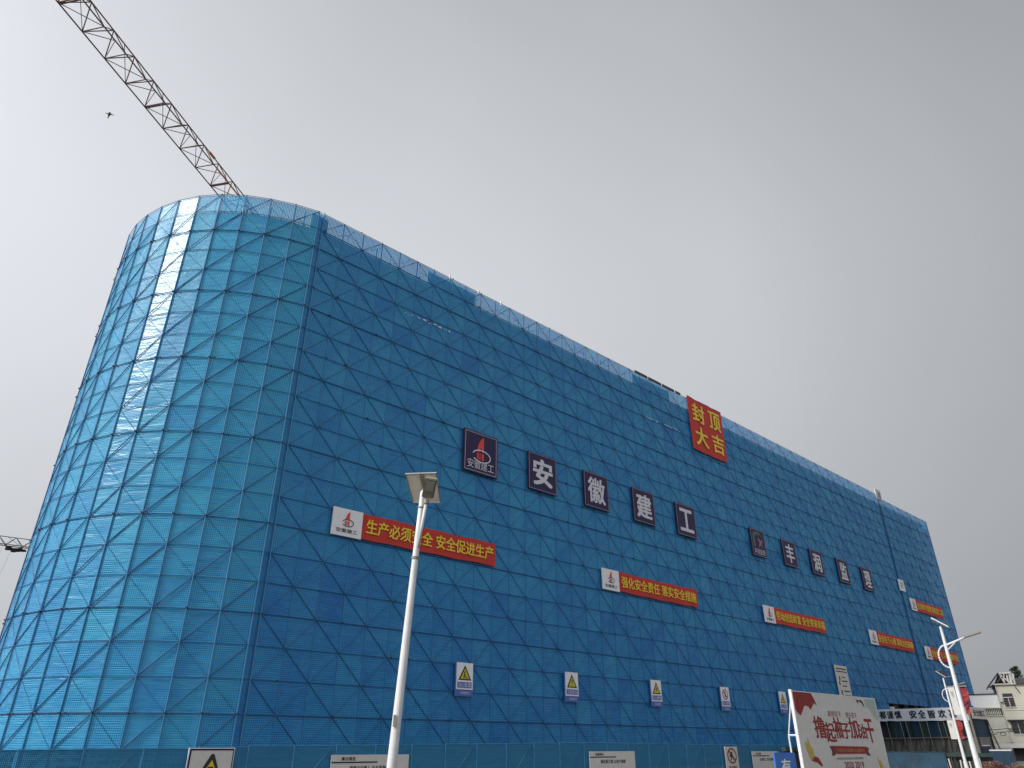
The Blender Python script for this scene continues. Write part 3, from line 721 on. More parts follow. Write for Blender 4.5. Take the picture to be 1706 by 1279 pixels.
# ------------------------------------------------------------------ billboard
BD = 20.0; bw = 10.3; STY = .5
t = on_face('billboard', 'big white billboard with red brush lettering and red flag corner on a white frame', 'billboard', 43.6, -EYE, dist=BD, out=0)
H_ = 2.66 + EYE
one_box('panel', M['dull_white'], t, (-bw/2, -.05, .55), (bw/2, .05, H_))
bm = bmesh.new()
box(bm, (-bw/2 - .12, -.08, 0), (-bw/2, .08, H_ + .08)); mesh_obj('edge_post', bm, M['pole'], t)
bm = bmesh.new(); box(bm, (bw/2, -.06, 0), (bw/2 + .05, .06, H_ + .02)); mesh_obj('edge_post', bm, M['pole'], t)
bm = bmesh.new(); box(bm, (-bw/2, -.055, H_), (bw/2, .055, H_ + .03)); mesh_obj('top_rail', bm, M['pole'], t)
for x in (-bw/2 - .05, 0, bw/2):
    bm = bmesh.new(); tube(bm, (x, .08, H_ - .5), (x, STY, 2.2), .035, n=6); mesh_obj('stay', bm, M['pole'], t)
    bm = bmesh.new(); tube(bm, (x, STY, 2.2), (x, STY, 0), .045, n=6); mesh_obj('stay', bm, M['pole'], t)
    bm = bmesh.new(); tube(bm, (x, .08, 2.2), (x, STY, 2.2), .05, n=6); mesh_obj('stay', bm, M['pole'], t)
def bx(u): return u - 43.6
def bz(z): return z + EYE
P = lambda l: [(bx(a), bz(b)) for a, b in l]
bm = bmesh.new(); poly(bm, P([(38.47, 2.64), (40.5, 2.64), (40.75, 2.4), (40.97, 2.06), (40.7, 2.15), (40.42, 1.98), (40.21, 1.80), (40.0, 1.95), (39.75, 2.0), (39.5, 1.96), (39.25, 1.72), (38.98, 1.50), (38.7, 1.62), (38.47, 1.82)]), -.07, -.055)
mesh_obj('flag_print', bm, M['red_dark'], t)
for q in (((46.1, 2.55), (46.35, 2.45), (46.3, 2.3), (46.15, 2.42)), ((46.3, 2.5), (46.75, 2.52), (46.95, 2.35), (46.6, 2.4)), ((46.7, 2.5), (46.9, 2.45), (47.1, 2.15), (46.95, 2.2))):
    bm = bmesh.new(); poly(bm, P(q), -.07, -.055); mesh_obj('bird_print', bm, M['black'], t)
bm = bmesh.new(); poly(bm, P([(47.2, 2.6), (48.7, 2.62), (48.7, 1.4), (48.2, 1.6), (47.8, 2.0), (47.3, 2.2)]), -.056, -.0512); mesh_obj('wash_print', bm, M['pale_green'], t)
text('真抓实干', bx(42.1), bz(1.52), bx(43.75), bz(1.82), -.06, M['red_dark'], t, .0)
text('埋头苦干', bx(44.3), bz(1.50), bx(45.75), bz(1.80), -.06, M['red_dark'], t, .0)
hs = '撸起袖子加油干'
xs = [40.35, 41.55, 42.65, 43.55, 44.55, 45.7, 46.65, 47.75]
for i, ch in enumerate(hs):
    up = .28 if i % 2 == 0 else 0; dn = .2 if i in (1, 6) else 0
    text(ch, bx(xs[i] - .05), bz(.42 - dn), bx(xs[i+1] + .02), bz(1.22 + up), -.06, M['red_dark'], t, .028, slant=-.10)
bm = bmesh.new()
poly(bm, P([(41.95, .06), (46.2, .02), (46.2, -.34), (41.95, -.33)]), -.075, -.062)
mesh_obj('ribbon_print', bm, M['red_dark'], t)
bm = bmesh.new(); poly(bm, P([(41.6, .06), (42.1, .03), (42.1, -.40), (41.7, -.42), (41.8, -.2)]), -.06, -.055); poly(bm, P([(46.05, .0), (46.5, -.03), (46.35, -.22), (46.55, -.45), (46.05, -.42)]), -.06, -.055)
mesh_obj('ribbon_print', bm, M['brown_frame'], t)
text('不忘初心牢记使命 永远跟党走', bx(42.4), bz(-.24), bx(45.8), bz(-.08), -.08, M['gold'], t, .0)
text('— 热烈庆祝主体结构封顶 向建设者致敬 —', bx(42.0), bz(-.62), bx(45.7), bz(-.50), -.06, M['black'], t, .0)
text('2020 2019', bx(43.0), bz(-1.05), bx(45.4), bz(-.72), -.06, M['red_dark'], t, .02)
bm = bmesh.new(); poly(bm, P([(38.95, .25), (39.2, .15), (39.3, .45), (39.4, .1), (39.65, -.1), (39.7, -.45), (39.45, -.62), (39.2, -.5), (39.0, -.1)]), -.07, -.055); mesh_obj('figure_print', bm, M['gold'], t)
bm = bmesh.new(); poly(bm, P([(39.3, -.62), (39.7, -.42), (40.1, -.5), (40.45, -.85), (40.3, -.9), (39.9, -.72)]), -.07, -.055); mesh_obj('figure_print', bm, M['red_dark'], t)
bm = bmesh.new(); poly(bm, P([(47.4, -.45), (47.55, -.75), (47.75, -.7), (47.95, -1.05), (47.5, -1.1)]), -.07, -.055); mesh_obj('figure_print', bm, M['gold'], t)

# dark barred gate left of the billboard
t = on_face('bar_gate', 'dark barred gate between the blue sign and the billboard', 'gate', 50.5, -EYE, dist=26.4, out=0)
one_box('gate_leaf', M['dark'], t, (-1.9, .05, .05), (3.4, .1, 1.50)); one_box('lintel', M['dkgreen'], t, (-2.0, -.15, 1.40), (3.5, .2, 1.66))
for x in [-1.8 + .3 * i for i in range(17)]: one_box('gate_bar', M['brown_frame'], t, (x, -.02, .05), (x + .07, .03, 1.39))

# ------------------------------------------------------------------ entrance shed with long white banner
sA = Vector((55.5, 118.0, 0)); sB = Vector((61.2, 103.4, 0))
sA = Vector((49.55, 104.8, 0)); sB = Vector((53.62, 90.45, 0)); sC = Vector((57.1, 93.3, 0))
e = (sB - sA).normalized(); SR = math.atan2(e.y, e.x); LW = (sB - sA).length
t = empty('entrance_shed', sA, SR, 'long entrance shed hung with dark netting under a white slogan banner at the building foot', 'shed')
one_box('roof_slab', M['dark'], t, (-3, -.1, 4.22 + EYE), (LW + .02, .9, 4.32 + EYE))
one_box('back_wall', M['dark'], t, (-3, .75, 0), (LW - .4, .9, 4.2 + EYE))
one_box('lower_wall', M['stain'], t, (-3, .35, 0), (LW - .3, .6, .98 + EYE))
one_box('ledge', M['concrete'], t, (-3, -.05, .98 + EYE), (LW - 1.2, .7, 1.08 + EYE))
rr = random.Random(21)
x = 1.9; i = 0
while x < LW - 1.4:
    w = rr.uniform(1.0, 1.9); w = min(w, LW - 1.3 - x)
    bm = bmesh.new(); n = 6
    lo = [bm.verts.new((x + w*s/n, .08 + rr.uniform(-.08, .12), 1.08 + EYE)) for s in range(n+1)]
    hi = [bm.verts.new((x + w*s/n, .12 + rr.uniform(-.05, .05), 2.98 + EYE)) for s in range(n+1)]
    for s in range(n): bm.faces.new((lo[s], lo[s+1], hi[s+1], hi[s]))
    thicken(bm, .01)
    mesh_obj('hanging_tarpaulin', bm, M['dkgreen'] if i % 2 == 0 else M['navy_tarp'], t)
    x += w + .04; i += 1
for x in (1.6, 4.0, 4.9, 7.2, 8.4, 10.1, 10.9, 12.8):
    bm = bmesh.new(); tube(bm, (x, -.12, 3.3 + EYE), (x + rr.uniform(.0, .3), -.15, .2 + EYE), .035, n=5); mesh_obj('pole', bm, M['lamp_body'], t)
for x in (1.2, 3.4, 5.7, 8.0, 10.4, 12.1):
    bm = bmesh.new(); tube(bm, (x, .25, .95 + EYE), (x - .35, -.1, -.5 + EYE), .07, n=5); tube(bm, (x + .35, .25, .95 + EYE), (x + .75, -.1, -.5 + EYE), .07, n=5); mesh_obj('prop', bm, M['brown_frame'], t)
# return wall to the right
e2 = (sC - sB).normalized()
t2w = Matrix.Translation(sB) @ Matrix.Rotation(math.atan2(e2.y, e2.x), 4, 'Z')
LR = (sC - sB).length
one_box('side_wall', M['concrete'], t, (.05, .1, 0), (LR, .3, 1.0 + EYE), t2w)
one_box('side_tarpaulin', M['navy_tarp'], t, (.6, .05, 1.05 + EYE), (LR - .1, .09, 2.95 + EYE), t2w)
one_box('side_tarpaulin', M['dark'], t, (.05, .2, 1.02 + EYE), (LR, .24, 4.1 + EYE), t2w)
one_box('door', M['navy_tarp'], t, (1.0, -.04, 0), (3.4, .05, .1 + EYE), t2w); one_box('door_lintel', M['white'], t, (1.2, -.06, .1 + EYE), (3.3, .05, .22 + EYE), t2w)
one_box('corner_post', M['dark'], t, (LR, -.1, 0), (LR + .16, .1, 4.2 + EYE), t2w)
one_box('corner_post', M['lamp_body'], t, (-.2, -.1, 0), (-.02, .1, 4.2 + EYE), t2w)
bm = bmesh.new(); tube(bm, (LR + .1, -.1, 2.9 + EYE), (LR + 1.7, -.3, 0), .05, n=5); mesh_obj('stay', bm, M['dark'], t, t2w)
bm = bmesh.new(); tube(bm, (LR + .1, -.1, 1.6 + EYE), (LR + 2.1, -.3, 0), .05, n=5); mesh_obj('stay', bm, M['lamp_body'], t, t2w)
# banner
b = empty('white_banner', sA, SR, 'long white banner with black slogan characters along the shed roof edge', 'banner')
bm = bmesh.new(); n = 24; rows = []
for i in range(n + 1):
    x = -2 + (LW + 2) * i / n; zt = 4.52 - .32 * max(0, x) / LW; zb = zt - 1.42 + rr.uniform(-.05, .04)
    rows.append((bm.verts.new((x, -.2 + .02 * math.sin(i * 1.7), zb + EYE)), bm.verts.new((x, -.2, zt + EYE))))
for i in range(n): bm.faces.new((rows[i][0], rows[i+1][0], rows[i+1][1], rows[i][1]))
thicken(bm, .02); mesh_obj('cloth', bm, M['white'], b)
xs = [(-2.0, '事'), (-.55, '事'), (.75, '都'), (2.1, '谨'), (3.45, '慎'), (6.0, '安'), (7.45, '全'), (9.0, '皆'), (10.6, '欢'), (12.2, '喜')]
for x, ch in xs:
    zt = 4.52 - .32 * max(0, x) / LW
    text(ch, x, zt - 1.15 + EYE, x + 1.18, zt - .22 + EYE, -.255, M['black'], b, .03)
b2 = empty('white_banner', t2w.translation, math.atan2(e2.y, e2.x), 'short worn banner piece round the shed corner, beside the cream house', 'banner')
one_box('cloth', M['dull_white'], b2, (.1, -.2, 2.95 + EYE), (LR + .05, -.17, 4.2 + EYE))
text('安全施工', .7, 3.25 + EYE, LR - .4, 3.95 + EYE, -.215, M['brown_frame'], b2, .03)
# unlit flood lamp above the banner
t = empty('flood_lamp', F(112.5, 4.75, 2.2), RZ, 'small pale flood lamp above the middle of the white banner', 'lamp')
one_box('housing', M['dull_white'], t, (-.55, -.1, 0), (.55, .15, .30)); one_box('bracket', M['lamp_body'], t, (-.05, .15, -.3), (.05, 1.9, -.2))

# blue hoarding and barred vehicle gate before the shed
hR = R(90 - 27)
def on_ray(az_, r, z=0): return Vector((math.sin(R(az_)) * r, math.cos(R(az_)) * r, z))
t = empty('blue_hoarding', on_ray(25.4, 60), -R(27), 'plain blue site hoarding between the billboard and the barred gate', 'fence')
for i in range(4): one_box('hoarding_panel', M['hoard'], t, (-.6 + i*1.02, -.03 - .01*(i % 2), 0), (.40 + i*1.02, .03, 1.34))
one_box('top_rail', M['dkgreen'], t, (-.6, -.06, 1.34), (3.5, .06, 1.38))
t = empty('vehicle_gate', on_ray(28.8, 60), -R(29), 'old barred gate with pale uprights in front of a dark opening', 'gate')
one_box('gate_frame', M['dkgreen'], t, (.0, -.04, 1.08), (2.6, .04, 1.30)); one_box('opening', M['dark'], t, (-.05, .3, 0), (2.6, .36, 1.2))
rr = random.Random(5)
for i in range(13):
    x = .1 + i * .19; lean = rr.uniform(-.05, .1); h = rr.uniform(.75, 1.06)
    bm = bmesh.new(); tube(bm, (x, -.02, 0), (x - lean, -.02, h), .03 if i % 3 else .045, n=5); mesh_obj('gate_bar', bm, M['dull_white'] if i % 3 == 0 else M['brown_frame'], t)
t = empty('metal_sheet', on_ray(31.0, 62), -R(31), 'dark blue sheet panel standing right of the tall lamp pole', 'panel')
one_box('sheet', M['navy_tarp'], t, (.2, -.03, 0), (1.5, .03, 1.42)); one_box('frame', M['dark'], t, (1.5, -.05, 0), (1.6, .05, 1.5))
one_box('top_bar', M['dull_white'], t, (.2, -.06, 1.42), (1.45, .06, 1.50))

# ------------------------------------------------------------------ cream house
HR_ = 125.0; k = 1.25; HRz = -R(30)
hs_ = empty('cream_house', on_ray(30, HR_), HRz, 'cream rendered three storey house with broken gable roof at the far right', 'house')
def hb(name, m, x0, x1, z0, z1, y0=-.1, y1=.0): return one_box(name, m, hs_, (x0*k, y0, z0*k + EYE), (x1*k, y1, z1*k + EYE))
hb('wall', M['cream'], 4.32, 12, -1.32, 6.12, 0, 9); hb('cornice', M['cream'], 4.2, 12, 6.12, 6.24, -.3, 9.2)
hb('wing_wall', M['white_wall'], 1.6, 4.30, 3.88, 5.2, .25, 6); hb('coping', M['slate'], 1.5, 4.31, 5.2, 5.3, .1, 6.2)
hb('lower_wing_wall', M['cream'], 2.0, 4.31, -1.32, 3.02, .0, 6); hb('wing_core', M['dark'], 1.6, 4.25, 3.02, 3.80, .45, 6)
hb('balcony_rail', M['cream'], 1.8, 4.32, 3.78, 3.87, -.15, .2); hb('balcony_sill', M['cream'], 1.9, 4.32, 3.0, 3.08, -.15, .2)
for i in range(13):
    bm = bmesh.new(); x = (2.15 + i * .165) * k
    for (r0, z0), (r1, z1) in zip([(.035,3.08),(.085,3.3),(.045,3.55),(.06,3.78)], [(.085,3.3),(.045,3.55),(.06,3.78),(.06,3.781)]): tube(bm, (x, .02, z0*k + EYE), (x, .02, z1*k + EYE), r0, r1, n=6)
    mesh_obj('baluster', bm, M['cream'], hs_)
def window(x0, x1, z0, z1, mull, tran):
    w = one_box('window', M['glass'], hs_, (x0*k, -.04, z0*k + EYE), (x1*k, .02, z1*k + EYE))
    f = .05
    for a in ((x0*k, x1*k, z0*k, z0*k + f), (x0*k, x1*k, z1*k - f, z1*k), (x0*k, x0*k + f, z0*k + f, z1*k - f), (x1*k - f, x1*k, z0*k + f, z1*k - f)):
        one_box('frame', M['brown_frame'], w, (a[0], -.08, a[2] + EYE), (a[1], -.045, a[3] + EYE))
    for x in mull: one_box('mullion', M['white'], w, (x*k - .03, -.09, z0*k + f + EYE), (x*k + .03, -.05, (tran or z1)*k - f + EYE))
    if tran: one_box('transom', M['white'], w, (x0*k + f, -.10, tran*k - .035 + EYE), (x1*k - f, -.05, tran*k + .035 + EYE))
    one_box('sill', M['white_wall'], w, (x0*k - .05, -.16, z0*k - .07 + EYE), (x1*k + .05, -.002, z0*k - .004 + EYE))
window(4.78, 5.70, 3.90, 5.24, (5.22,), 4.86)
window(4.80, 7.4, 1.26, 2.50, (5.4, 6.0, 6.6), None)
hb('awning', M['slate'], 4.52, 7.6, 2.53, 2.62, -1.0, 0)
hb('string_course', M['cream'], 4.31, 12, 3.55, 3.62, -.06, 0); hb('string_course', M['cream'], 2.0, 12, .45, .52, -.06, 0)
hb('shop_awning', M['dull_white'], 2.75, 12, -.08, .26, -1.2, 0); hb('shop_opening', M['dark'], 4.3, 12, -1.32, -.10, -.02, 0)
for x, z in ((4.45, 4.4), (4.5, 1.7)):
    one_box('air_conditioner', M['dull_white'], hs_, (x*k - .1, -.45, z*k + EYE), (x*k + .25, -.05, z*k + .5 + EYE))
bm = bmesh.new(); tube(bm, (4.36*k, -.12, 6.0*k + EYE), (4.36*k, -.12, .3*k + EYE), .04, n=6); mesh_obj('rainwater_pipe', bm, M['dull_white'], hs_)
# roof with open gable
bm = bmesh.new(); poly(bm, [(4.34*k, 6.24*k + EYE), (4.96*k, 7.25*k + EYE), (6.05*k, 7.25*k + EYE), (5.78*k, 6.24*k + EYE)], .4, 3); mesh_obj('gable_core', bm, M['dark'], hs_)
for a, c in (((3.62, 5.92), (4.98, 7.34)), ((4.98, 7.34), (5.8, 6.3)), ((3.75, 5.86), (4.4, 6.25)), ((4.92, 7.27), (6.15, 7.30)), ((5.0, 7.2), (5.35, 6.3)), ((4.6, 6.35), (5.45, 7.1)), ((5.5, 7.25), (5.3, 6.4)), ((5.95, 7.25), (6.35, 6.2))):
    bm = bmesh.new(); tube(bm, (a[0]*k, -.05, a[1]*k + EYE), (c[0]*k, -.05, c[1]*k + EYE), .09, n=4); mesh_obj('bargeboard', bm, M['dull_white'] if a[0] > 4.9 else M['slate'], hs_)
bm = bmesh.new(); q = [(3.6*k, -.5, 5.88*k + EYE), (5.0*k, -.5, 7.36*k + EYE), (5.0*k, 5, 7.36*k + EYE), (3.6*k, 5, 5.88*k + EYE)]; bm.faces.new([bm.verts.new(p) for p in q]); thicken(bm, -.08); mesh_obj('roof', bm, M['slate'], hs_)
bm = bmesh.new(); q = [(6.3*k, -.5, 6.26*k + EYE), (12*k, -.5, 6.26*k + EYE), (12*k, 4, 7.0*k + EYE), (6.6*k, 4, 7.0*k + EYE)]; bm.faces.new([bm.verts.new(p) for p in q]); thicken(bm, .1); mesh_obj('roof', bm, M['slate'], hs_)
for x, w in ((5.62, .16), (5.86, .2), (6.2, .15)):
    bm = bmesh.new(); q = [(x*k, .2, 6.3*k + EYE), ((x + w)*k, .2, 6.3*k + EYE), ((x + w + .05)*k, .2, 7.2*k + EYE), ((x + .05)*k, .2, 7.25*k + EYE)]; bm.faces.new([bm.verts.new(p) for p in q]); thicken(bm, .05); mesh_obj('loose_sheet', bm, M['dull_white'], hs_)
bm = bmesh.new(); tube(bm, (6.12*k, -.25, 6.05*k + EYE), (6.42*k, -.25, 5.25*k + EYE), .05, n=5); mesh_obj('rainwater_pipe', bm, M['brown_frame'], hs_)
# wires along the house
def wire(name, pts, r, m, label):
    bm = bmesh.new()
    for a, c in zip(pts, pts[1:]): tube(bm, a, c, r, n=4)
    return tag(mesh_obj(name, bm, m), label, 'cable')
hw = hs_.matrix_basis
wire('cable', [hw @ Vector((x*k, -1.3, z*k + EYE)) for x, z in ((2.3, 1.62), (3.2, 1.66), (4.2, 1.76), (5.2, 1.74), (7.4, 1.80))], .035, M['dark'], 'upper sagging cable strung across the cream house wall')
wire('cable', [hw @ Vector((x*k, -1.4, z*k + EYE)) for x, z in ((2.3, .95), (2.9, 1.22), (3.4, 1.42), (4.2, 1.46), (7.4, 1.4))], .035, M['dark'], 'lower cable curving up across the cream house wall')
bm = bmesh.new(); ring(bm, 0, 0, .34, .24, .07, -.05, .05); o = mesh_obj('cable_coil', bm, M['dark'], None, hw @ Matrix.Translation((3.74*k, -1.5, 1.24*k + EYE))); tag(o, 'small coil of spare cable hanging on the cream house wall', 'cable coil')
t = empty('shop_poster', on_ray(30, 118), HRz, 'blue and red picture board standing at the foot of the cream house', 'poster board')
one_box('frame', M['dull_white'], t, (2.72*1.18, -.05, 0), (4.24*1.18, .05, 1.48)); one_box('picture', M['poster'], t, (2.80*1.18, -.08, .1), (4.16*1.18, -.055, 1.40))

# conifer behind the house
rr = random.Random(31)
def leaf_cloud(bm, c, r, n, s, up=0):
    for _ in range(n):
        v_ = Vector((rr.gauss(0, 1), rr.gauss(0, 1), rr.gauss(0, 1))).normalized() * (rr.random() ** .4)
        p = Vector(c) + Vector((v_.x * r[0], v_.y * r[1], v_.z * r[2]))
        a = Vector((rr.gauss(0, 1), rr.gauss(0, 1), rr.gauss(0, 1))).normalized(); q = a.orthogonal().normalized()
        ss = s * rr.uniform(.5, 1.3)
        bm.faces.new([bm.verts.new(p - a * ss), bm.verts.new(p + q * ss * .4), bm.verts.new(p + a * ss), bm.verts.new(p - q * ss * .4)])
def conifer(base, h, label):
    t = empty('conifer_tree', base, 0, label, 'tree', 'conifers behind the cream house')
    bm = bmesh.new(); tube(bm, (0,0,0), (0,0,h), .22, .03, n=7); mesh_obj('trunk', bm, M['bark'], t)
    bm = bmesh.new(); z = h * .3
    while z < h:
        f = 1 - (z - h*.3) / (h*.72); rad = .5 + 2.4 * f
        for i in range(6):
            a = rr.uniform(0, 6.28); leaf_cloud(bm, (math.cos(a)*rad*.6, math.sin(a)*rad*.6, z + rr.uniform(-.2, .2)), (rad*.45, rad*.45, .28), 26, .22)
        leaf_cloud(bm, (0, 0, z), (.4, .4, .4), 12, .2)
        z += .5
    mesh_obj('crown', bm, M['leaf'], t)
conifer(hw @ Vector((9.15, 14, -EYE + EYE)) , 12.6, 'dark conifer whose tip stands highest above the cream house roof')
conifer(hw @ Vector((11.2, 17, 0)), 11.8, 'broader dark conifer behind, cut by the right edge')
# low brush at the right foot
for i in range(4):
    m = M['leaf3'] if i % 2 == 0 else M['leaf2']
    t = empty('brush', on_ray(31.6 + i * 1.35, 58 - 1.2 * i), 0, ['low reddish brown brush below the blue sheet panel', 'tan brush at the foot of the poster board', 'reddish brush clump under the cream house shop front', 'tan brush clump cut by the right edge of the view'][i], 'shrub', 'low brush along the right roadside')
    bm = bmesh.new()
    for _ in range(9): leaf_cloud(bm, (rr.uniform(-.7, .8), rr.uniform(-.3, .3), rr.uniform(.25, .72)), (.4, .3, .22), 110, .07)
    mesh_obj('foliage', bm, m, t)
    bm = bmesh.new()
    for _ in range(9): x = rr.uniform(-.7, .7); tube(bm, (x, 0, 0), (x + rr.uniform(-.15, .15), rr.uniform(-.1, .1), rr.uniform(.6, 1.0)), .02, .006, n=4)
    mesh_obj('stem', bm, M['bark'], t)

# ------------------------------------------------------------------ street lamps
# near lamp with the solar panel seen from below
base = Vector((-1.715, 10.86, 0)); topp = Vector((-1.450, 10.90, 3.72 + EYE))
t = empty('street_lamp', base, 0, 'white solar street lamp in front of the netting, square panel seen from below', 'street lamp', 'solar street lamps')
def LB(name, build, m, smooth=False):
    bm = bmesh.new(); build(bm); return mesh_obj(name, bm, m, t, I4, smooth)
def up(z): return base.lerp(topp, z / topp.z)
def pole_(bm):
    zs = [0, 1.2, 2.4, 3.6, 4.6, 5.34, 5.37]; rs = [.076, .070, .062, .054, .047, .041, .012]
    for a, c, r0, r1 in zip(zs, zs[1:], rs, rs[1:]): tube(bm, up(a), up(c), r0, r1, n=16, cap=False)
    bmesh.ops.remove_doubles(bm, verts=bm.verts[:], dist=.0004)
LB('pole', pole_, M['pole'], True)
LB('door_plate', lambda bm: box(bm, (base.x + .06, base.y - .085, 1.9), (base.x + .10, base.y - .06, 2.05)), M['lamp_body'])
pc = Vector((-1.435, 10.91, 3.735 + EYE))
pr = (Vector((-1.239, 10.93, 3.976)) - Vector((-1.742, 10.861, 3.92))).normalized()
pTL, pTR, pBR, pBL = Vector((-1.758, 10.86, 3.99)), Vector((-1.252, 10.93, 4.035)), Vector((-1.180, 11.20, 3.60)), Vector((-1.640, 11.14, 3.58))
E3 = Vector((0, 0, EYE))
corn = [p + E3 for p in (pTL, pTR, pBR, pBL)]
cc = sum(corn, Vector()) / 4; pn = (corn[1] - corn[0]).cross(corn[2] - corn[0]).normalized()
if pn.z < 0: pn = -pn
def sheet(bm, c4, n_, o0, o1):
    lo = [bm.verts.new(p + n_ * o0) for p in c4]; hi = [bm.verts.new(p + n_ * o1) for p in c4]
    bm.faces.new(lo); bm.faces.new(hi[::-1])
    for i in range(4): bm.faces.new((lo[i], hi[i], hi[(i+1)%4], lo[(i+1)%4]))
    bmesh.ops.recalc_face_normals(bm, faces=bm.faces[:])
sp = tag(LB('solar_panel', lambda bm: sheet(bm, [p.lerp(cc, .03) for p in corn], pn, 0, .012), M['panel_back']))
LB('solar_cells', lambda bm: sheet(bm, [p.lerp(cc, .03) for p in corn], pn, .014, .022), M['cell'])
for i in range(4):
    a, c = corn[i], corn[(i+1) % 4]
    LB('panel_frame', lambda bm, a=a, c=c, i=i: sheet(bm, [a - pn*.0, c, c.lerp(cc, .07), a.lerp(cc, .07)], pn, -.012, .026), M['pole'] if i in (0, 2) else M['lamp_body'])
LB('bracket', lambda bm: (tube(bm, topp - Vector((0,0,.05)), cc - pn * .01, .018, n=6), tube(bm, cc.lerp(corn[0].lerp(corn[1], .46), .98) - pn*.02, cc.lerp(corn[3].lerp(corn[2], .46), .6) - pn*.02, .016, n=4), tube(bm, cc.lerp(corn[0].lerp(corn[1], .56), .98) - pn*.02, cc.lerp(corn[3].lerp(corn[2], .56), .6) - pn*.02, .016, n=4)), M['lamp_body'])
arm0 = up(4.42) + Vector((.03, -.03, 0)); arm1 = Vector((-1.365, 10.72, 3.46 + EYE))
LB('arm', lambda bm: tube(bm, arm0, arm1, .022, .026, n=12), M['pole'], True)
LB('clamp', lambda bm: tube(bm, up(4.24), up(4.28), .062, n=12), M['lamp_body'])
LB('clamp', lambda bm: tube(bm, up(5.06), up(5.08), .056, n=12), M['lamp_body'])
LB('clamp', lambda bm: tube(bm, arm1 - Vector((0, 0, .03)), arm1 + Vector((0, 0, .04)), .045, n=8), M['lamp_body'])
# luminaire: a slab head reaching towards the camera
hd = [Vector(p) + E3 for p in ((-1.372, 10.50, 3.78), (-1.185, 10.52, 3.755), (-1.265, 10.80, 3.535), (-1.455, 10.78, 3.555))]
hc = sum(hd, Vector()) / 4; hn = (hd[1] - hd[0]).cross(hd[2] - hd[0]).normalized()
if hn.z < 0: hn = -hn
def head(bm):
    sheet(bm, hd, hn, 0, .08)
    bmesh.ops.bevel(bm, geom=bm.edges[:], offset=.012, segments=2, affect='EDGES')
LB('lamp_head', head, M['lamp_body'])
LB('lens', lambda bm: sheet(bm, [hd[0].lerp(hd[3], .12).lerp(hd[1].lerp(hd[2], .12), .15), hd[1].lerp(hd[2], .12).lerp(hd[0].lerp(hd[3], .12), .15), hd[1].lerp(hd[2], .62).lerp(hd[0].lerp(hd[3], .62), .15), hd[0].lerp(hd[3], .62).lerp(hd[1].lerp(hd[2], .62), .15)], hn, -.008, -.001), M['lamp_glass'])

def far_lamp(base, H, label, s=1.0, rz=0.0, flat_panel=False):
    """white pole with hoop bracket, lamp arm to the right and a small tilted solar panel"""
    t = empty('street_lamp', base, rz, label, 'street lamp', 'solar street lamps')
    def pt(x, y, z): return Vector((x, y, z))
    bm = bmesh.new(); tube(bm, pt(0,0,0), pt(0,0,.9), .12*s, .11*s, n=12, cap=False); tube(bm, pt(0,0,.9), pt(0,0,H), .088*s, .043*s, n=12, cap=False); tube(bm, pt(0,0,H), pt(0,0,H+.02), .043*s, .01*s, n=12, cap=False); mesh_obj('pole', bm, M['pole'], t, None, True)
    bm = bmesh.new(); tube(bm, pt(0,0,0), pt(0,0,.06), .24*s, n=12); mesh_obj('base_plate', bm, M['pole'], t)
    zj = H - .62
    bm = bmesh.new(); tube(bm, pt(-.03, 0, zj), pt(.62, -.02, zj + .22), .035*s, n=8); mesh_obj('arm', bm, M['pole'], t, None, True)
    bm = bmesh.new(); tube(bm, pt(0, 0, zj - .16), pt(.3, -.02, zj + .08), .018*s, n=6); mesh_obj('brace', bm, M['pole'], t)
    bm = bmesh.new(); pr_ = None; n = 14
    for i in range(n + 1):
        a = R(90 + 180 * i / n); p = pt(.28 * math.cos(a) * 1.0, 0, zj - .34 + .36 * math.sin(a) * 1.0)
        if i == 0: p.z = zj
        if pr_ is not None: tube(bm, pr_, p, .026*s, n=8)
        pr_ = p
    mesh_obj('hoop', bm, M['pole'], t, None, True)
    bm = bmesh.new(); box(bm, (.6, -.12, zj + .205), (1.12, .12, zj + .25))
    for v_ in bm.verts: v_.co.z += (v_.co.x - .6) * .26
    mesh_obj('lamp_head', bm, M['lamp_body'], t)
    o = bmesh.new()
    if flat_panel:
        c4 = [pt(-.30, -.18, H + .42), pt(-.02, .25, H + .50), pt(.42, .2, H + .12), pt(.14, -.22, H + .06)]
    else:
        c4 = [pt(-.20, -.3, H + .25), pt(-.20, .3, H + .27), pt(.22, .3, H - .02), pt(.22, -.3, H - .06)]
    nn = (c4[1] - c4[0]).cross(c4[2] - c4[0]).normalized()
    if nn.z < 0: nn = -nn
    sheet(o, c4, nn, 0, .02); mesh_obj('solar_panel', o, M['cell'], t)
    for i in range(4):
        bm = bmesh.new(); tube(bm, c4[i], c4[(i+1) % 4], .018 if flat_panel else .022, n=5); mesh_obj('panel_frame', bm, M['pole'], t)
    bm = bmesh.new(); tube(bm, pt(0, 0, H - .02), (c4[0] + c4[2]) / 2, .02, n=5); mesh_obj('bracket', bm, M['lamp_body'], t)
    return t
far_lamp((14.66, 25.02, 0), 3.66 + EYE, 'tallest white street lamp at the right with hoop bracket and edge-on solar panel', 1.0, -R(30))
far_lamp((26.78, 46.90, 0), 3.78 + EYE, 'smaller white street lamp behind, leaning hoop and framed solar panel', 1.0, -R(30), True)
